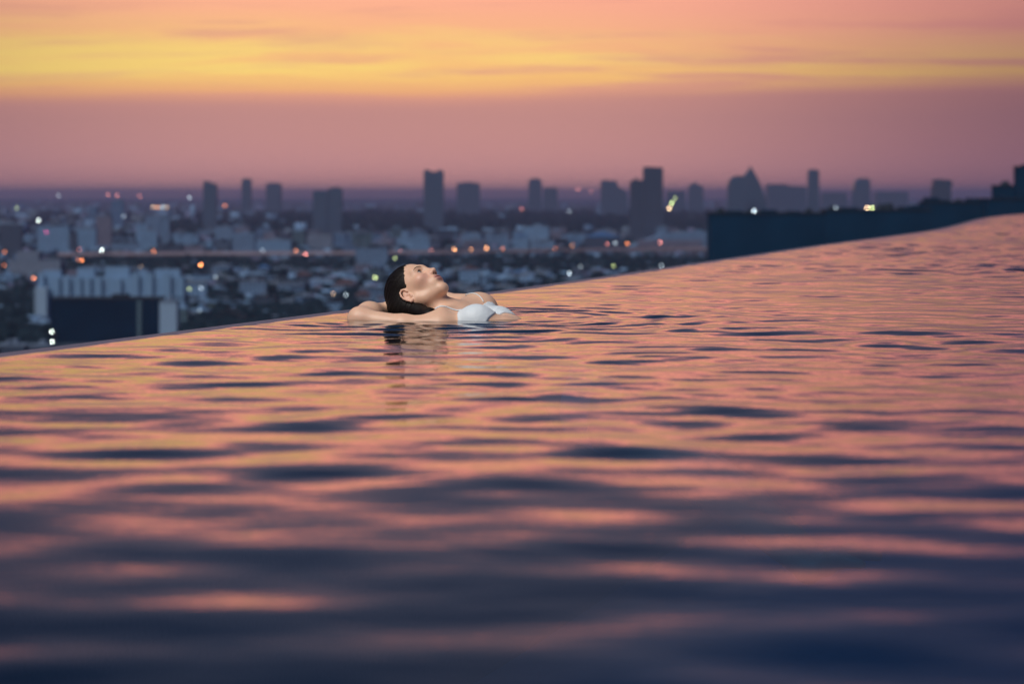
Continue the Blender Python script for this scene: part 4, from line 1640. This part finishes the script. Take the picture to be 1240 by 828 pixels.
def hair_field(P):
    d = field(HAIR, P)
    h = hloc(P)
    f, u, r = h[..., 0], h[..., 1], h[..., 2]
    # hairline
    line = (u - 0.074 - 0.008 * np.cos(r * 40)) - 1.32 * (f - 0.078)
    front = line / 1.65
    # behind and below the ears the hair falls to the nape
    d = d + 0.0042 * np.exp(-np.clip(front, 0, 1) / 0.010) * (0.6 + 0.4 * np.sin(r * 330 + 3 * np.sin(u * 90)))
    d = np.maximum(d, -front)
    fall = np.full(P.shape[:-1], 1.0)
    for p in FALL:
        fall = comb(fall, p.ev(P), p.op, p.k)
    d = smin(d, fall, 0.02)
    for s in (-1, 1):
        q = (h - np.array([-0.001, -0.005, s * 0.078])) / np.array([0.021, 0.032, 0.024])
        e = (np.linalg.norm(q, axis=-1) - 1) * 0.018
        d = -smin(-d, e, 0.004)
    # strands combed back
    th = np.arctan2(r, u - 0.02)
    fade = np.clip(front / 0.03, 0.1, 1)
    d = d + fade * 0.0005 * np.sin(th * 27 + 5 * f + 1.2 * np.sin(f * 40)) + fade * 0.0004 * np.sin(th * 61 + f * 20)
    return d


FALL = []
cone(hd(-0.070, 0.015, 0.02), hd(-0.075, -0.045, 0.015), 0.055, 0.045, 0.02, to=FALL)
cone(hd(-0.050, 0.02, 0.030), hd(-0.050, -0.045, 0.034), 0.036, 0.026, 0.02, to=FALL)
cone(hd(-0.045, -0.030, 0.045), (-0.262, 7.712, 0.008), 0.030, 0.024, 0.02, to=FALL)
cone((-0.262, 7.712, 0.008), (-0.215, 7.690, -0.006), 0.026, 0.016, 0.02, to=FALL)
cone(hd(-0.075, -0.045, 0.0), (-0.27, 7.76, -0.06), 0.045, 0.03, 0.02, to=FALL)
hxs = np.arange(-0.48, -0.18, 0.0019)
hys = np.arange(7.62, 7.99, 0.0021)
hzs = np.arange(-0.10, 0.215, 0.0019)
HVv = np.empty((len(hxs), len(hys), len(hzs)), np.float32)
for i0 in range(0, len(hxs), 20):
    G = np.stack(np.meshgrid(hxs[i0:i0 + 20], hys, hzs, indexing='ij'), -1)
    HVv[i0:i0 + 20] = hair_field(G)
hv, hq = surface_nets(HVv, hxs, hys, hzs)


def hair_mat():
    m, t, out = mat_new('wet_hair')
    p = t.n('ShaderNodeBsdfPrincipled')
    tc = t.n('ShaderNodeTexCoord').outputs['Object']
    mp = t.n('ShaderNodeMapping')
    mp.inputs['Rotation'].default_value = (0.3, 0.9, 0.2)
    mp.inputs['Scale'].default_value = (12, 320, 320)
    t.put(mp.inputs[0], tc)
    n = t.noise(mp.outputs[0], 1.0, 3, 0.6)
    t.put(p.inputs['Base Color'], t.mix(n, (0.0025, 0.002, 0.002), (0.010, 0.007, 0.006)))
    p.inputs['Roughness'].default_value = 0.5
    p.inputs['Specular IOR Level'].default_value = 0.16
    b = t.n('ShaderNodeBump')
    b.inputs['Distance'].default_value = 0.0006
    t.put(b.inputs['Height'], n)
    t.put(p.inputs['Normal'], b.outputs[0])
    t.put(out.inputs[0], p.outputs[0])
    return m


HAIRM = hair_mat()
link('hair', mesh_np('hair', hv, hq, True), HAIRM, root)

# ---- bikini
BIK = []


def fabric_mat():
    m, t, out = mat_new('white_fabric')
    p = t.n('ShaderNodeBsdfPrincipled')
    tc = t.n('ShaderNodeTexCoord').outputs['Object']
    t.put(p.inputs['Base Color'], t.mix(t.noise(tc, 30, 3, .5), (0.62, 0.71, 0.76), (0.76, 0.82, 0.84)))
    p.inputs['Roughness'].default_value = 0.6
    b = t.n('ShaderNodeBump')
    b.inputs['Distance'].default_value = 0.0022
    t.put(b.inputs['Height'], t.noise(tc, 40, 3, .5))
    t.put(p.inputs['Normal'], b.outputs[0])
    t.put(out.inputs[0], p.outputs[0])
    return m


FAB = fabric_mat()


def bikini_field(P):
    d = field(BODY_T, P) - 0.0035
    q = (P - S0) @ BM.T
    a, l, z = q[..., 0], q[..., 1], q[..., 2]
    fold = 0.0016 * np.sin(60 * np.arctan2(a - 0.105, np.abs(l) + 0.02) * 0.35 + 3) * np.exp(-(np.abs(l) / 0.05) ** 2)
    d = d + fold
    al = np.abs(l)
    cup = (np.sqrt(((a - 0.102) / 0.057) ** 2 + ((al - 0.085) / 0.072) ** 2) - 1) * 0.06
    band = np.maximum(np.abs(a - 0.118) - 0.017 - 0.012 * np.clip(al / 0.15, 0, 1), -0.5)
    reg = smin(cup, band, 0.02)
    return np.maximum(np.maximum(d, reg), -(d + 0.012))


BODY_T = [p for p in BODY if p.lo[0] < 0.12 and p.hi[0] > -0.2]
cxs = np.arange(-0.20, 0.13, 0.0025)
cys = np.arange(7.52, 7.95, 0.0025)
czs = np.arange(-0.16, 0.085, 0.0025)
CV = np.empty((len(cxs), len(cys), len(czs)), np.float32)
for i0 in range(0, len(cxs), 30):
    G = np.stack(np.meshgrid(cxs[i0:i0 + 30], cys, czs, indexing='ij'), -1)
    CV[i0:i0 + 30] = bikini_field(G)
cv, cq = surface_nets(CV, cxs, cys, czs)
top = link('bikini_top', mesh_np('bikini_top', cv, cq, True), FAB, root)
# halter straps lying on the skin
TORSO = [p for p in BODY[:HEAD0] if p in BODY_T]
for s in (-1, 1):
    pts = []
    for f in np.linspace(0, 1, 12):
        p = bd(0.052 - 0.085 * f, s * (0.085 + 0.045 * f), 0.07 - 0.02 * f)
        pts.append(project(TORSO, p, 0.0018))
    tube('strap', pts, 0.0026 if s < 0 else 0.0018, FAB, top, 8)
kn = project(BODY_T, bd(0.112, 0, 0.06), 0.004)
kb = MB()
for i, (da, dl, rr) in enumerate(((0, 0, .008), (0.006, 0.008, .006), (-0.007, -0.007, .006), (0.002, -0.010, .005))):
    c = kn + BA * da + BL * dl
    V = []
    for a in range(5):
        for b2 in range(8):
            th, ph = math.pi * (a + .5) / 5, 2 * math.pi * b2 / 8
            V.append(c + rr * np.array([math.sin(th) * math.cos(ph), math.sin(th) * math.sin(ph), math.cos(th) * .7]))
    Fc = [(a * 8 + b2, a * 8 + (b2 + 1) % 8, (a + 1) * 8 + (b2 + 1) % 8, (a + 1) * 8 + b2) for a in range(4) for b2 in range(8)]
    kb.add(V, Fc)
kb.build('knot', FAB, top, True)
# swim bottoms under water
BB = [p for p in BODY if p.hi[0] > 0.12]
dxs = np.arange(0.10, 0.50, 0.006)
dys = np.arange(7.30, 7.82, 0.006)
dzs = np.arange(-0.42, -0.04, 0.006)
G = np.stack(np.meshgrid(dxs, dys, dzs, indexing='ij'), -1)
d = field(BB, G) - 0.004
q = (G - S0) @ BM.T
reg = np.maximum(np.abs(q[..., 0] - 0.46 - 0.02) - 0.045 - 0.04 * (1 - np.clip(np.abs(q[..., 1]) / 0.12, 0, 1)), -1)
dv, dq = surface_nets(np.maximum(np.maximum(d, reg), -(d + 0.018)).astype(np.float32), dxs, dys, dzs)
link('bikini_bottom', mesh_np('bikini_bottom', dv, dq, True), FAB, root)

# ---- eyes, brows, lashes
def ball(name, c, r, mat, parent, n=20, m2=14):
    V, Fc = [], []
    for a in range(m2 + 1):
        th = math.pi * a / m2
        for b in range(n):
            ph = 2 * math.pi * b / n
            # poles along the gaze so the iris is a cap
            V.append(c + r * (math.cos(th) * HF * 1.0 + math.sin(th) * (math.cos(ph) * HU + math.sin(ph) * HR)))
    for a in range(m2):
        for b in range(n):
            Fc.append((a * n + b, a * n + (b + 1) % n, (a + 1) * n + (b + 1) % n, (a + 1) * n + b))
    me = bpy.data.meshes.new(name)
    me.from_pydata([tuple(v) for v in V], [], Fc)
    me.update()
    for p in me.polygons:
        p.use_smooth = True
    return link(name, me, mat, parent)


M_SCL = simple('sclera', (0.55, 0.54, 0.54), 0.2, 0.05, 1, spec=0.5)
M_BROW = simple('brow_hair', (0.035, 0.018, 0.012), 0.7, 0.3, 600)
M_IRIS = simple('iris', (0.035, 0.020, 0.012), 0.15, 0.2, 300, spec=0.6)
for s in (-1, 1):
    c = hd(0.0685, 0.0165, s * 0.031)
    e = ball('eye', c, 0.0122, M_SCL, root)
    gaze = HF * 0.97 + HU * 0.12 + HR * (0.05 * s)
    ball('iris', c + gaze / np.linalg.norm(gaze) * 0.0070, 0.0066, M_IRIS, e)
    brow = []
    for f, u, r in ((0.090, 0.0315, 0.012), (0.090, 0.035, 0.020), (0.086, 0.0375, 0.030), (0.080, 0.0365, 0.040), (0.072, 0.033, 0.047)):
        brow.append(project(BODY, hd(f, u, s * r), 0.0004))
    tube('eyebrow', brow, [0.0008, 0.0013, 0.0013, 0.0010, 0.0004], M_BROW, root, 6)
    lash = []
    for f, u, r in ((0.0825, 0.0195, 0.020), (0.0845, 0.0218, 0.026), (0.0845, 0.0222, 0.032), (0.0825, 0.0205, 0.038), (0.0790, 0.0178, 0.0435)):
        lash.append(hd(f, u, s * r))
    tube('eyelash', lash, [0.0006, 0.0011, 0.0013, 0.0012, 0.0006], HAIRM, root, 6)

# ---- loose wet strands over the hair and at the nape
hr_ = random.Random(4)
HB = [p for p in HAIR]
HTOP = bpy.data.objects['hair']
for i in range(22):
    if i < 12:       # combed back from the hairline
        r0 = -0.066 + 0.132 * (i + hr_.random() * .6) / 12
        a = np.array([0.070 - 2.2 * abs(r0) ** 1.35, 0.082 - 3.0 * abs(r0) ** 1.45, r0])
        b = np.array([-0.095, 0.055 + hr_.uniform(-.02, .03), r0 * 0.6])
    else:            # from above the ear down to the nape
        t0 = hr_.random()
        a = np.array([-0.040 - .03 * t0, 0.050 + .03 * hr_.random(), 0.062])
        b = np.array([-0.070 - .02 * t0, -0.050 - .02 * hr_.random(), 0.050])
    pts = []
    w1, w2 = hr_.uniform(-.004, .004), hr_.uniform(2, 5)
    for f in np.linspace(0, 1, 12):
        q = a * (1 - f) + b * f
        up = np.array([0.0, 0.06 if i < 12 else 0.0, 0.0]) * math.sin(math.pi * f)
        q = q + up + np.array([0, w1 * math.sin(w2 * f), w1 * math.sin(1.7 * w2 * f)])
        pts.append(project(HB, hd(*q), 0.0002 + 0.0010 * math.sin(math.pi * f)))
    rr = hr_.uniform(0.0004, 0.0008)
    tube('strand', pts, [rr * (0.4 + 0.6 * math.sin(math.pi * min(1, f * 1.2 + .05))) for f in np.linspace(0, 1, 12)], HAIRM, HTOP, 5)
# the bather's handle sits at the waterline under her chest; parts keep their places
from mathutils import Matrix
for ch in [o for o in bpy.data.objects if o.parent == root]:
    ch.matrix_parent_inverse = Matrix.Translation((-S0[0], -S0[1], 0.0)).inverted().inverted()
root.location = (S0[0], S0[1], 0.0)
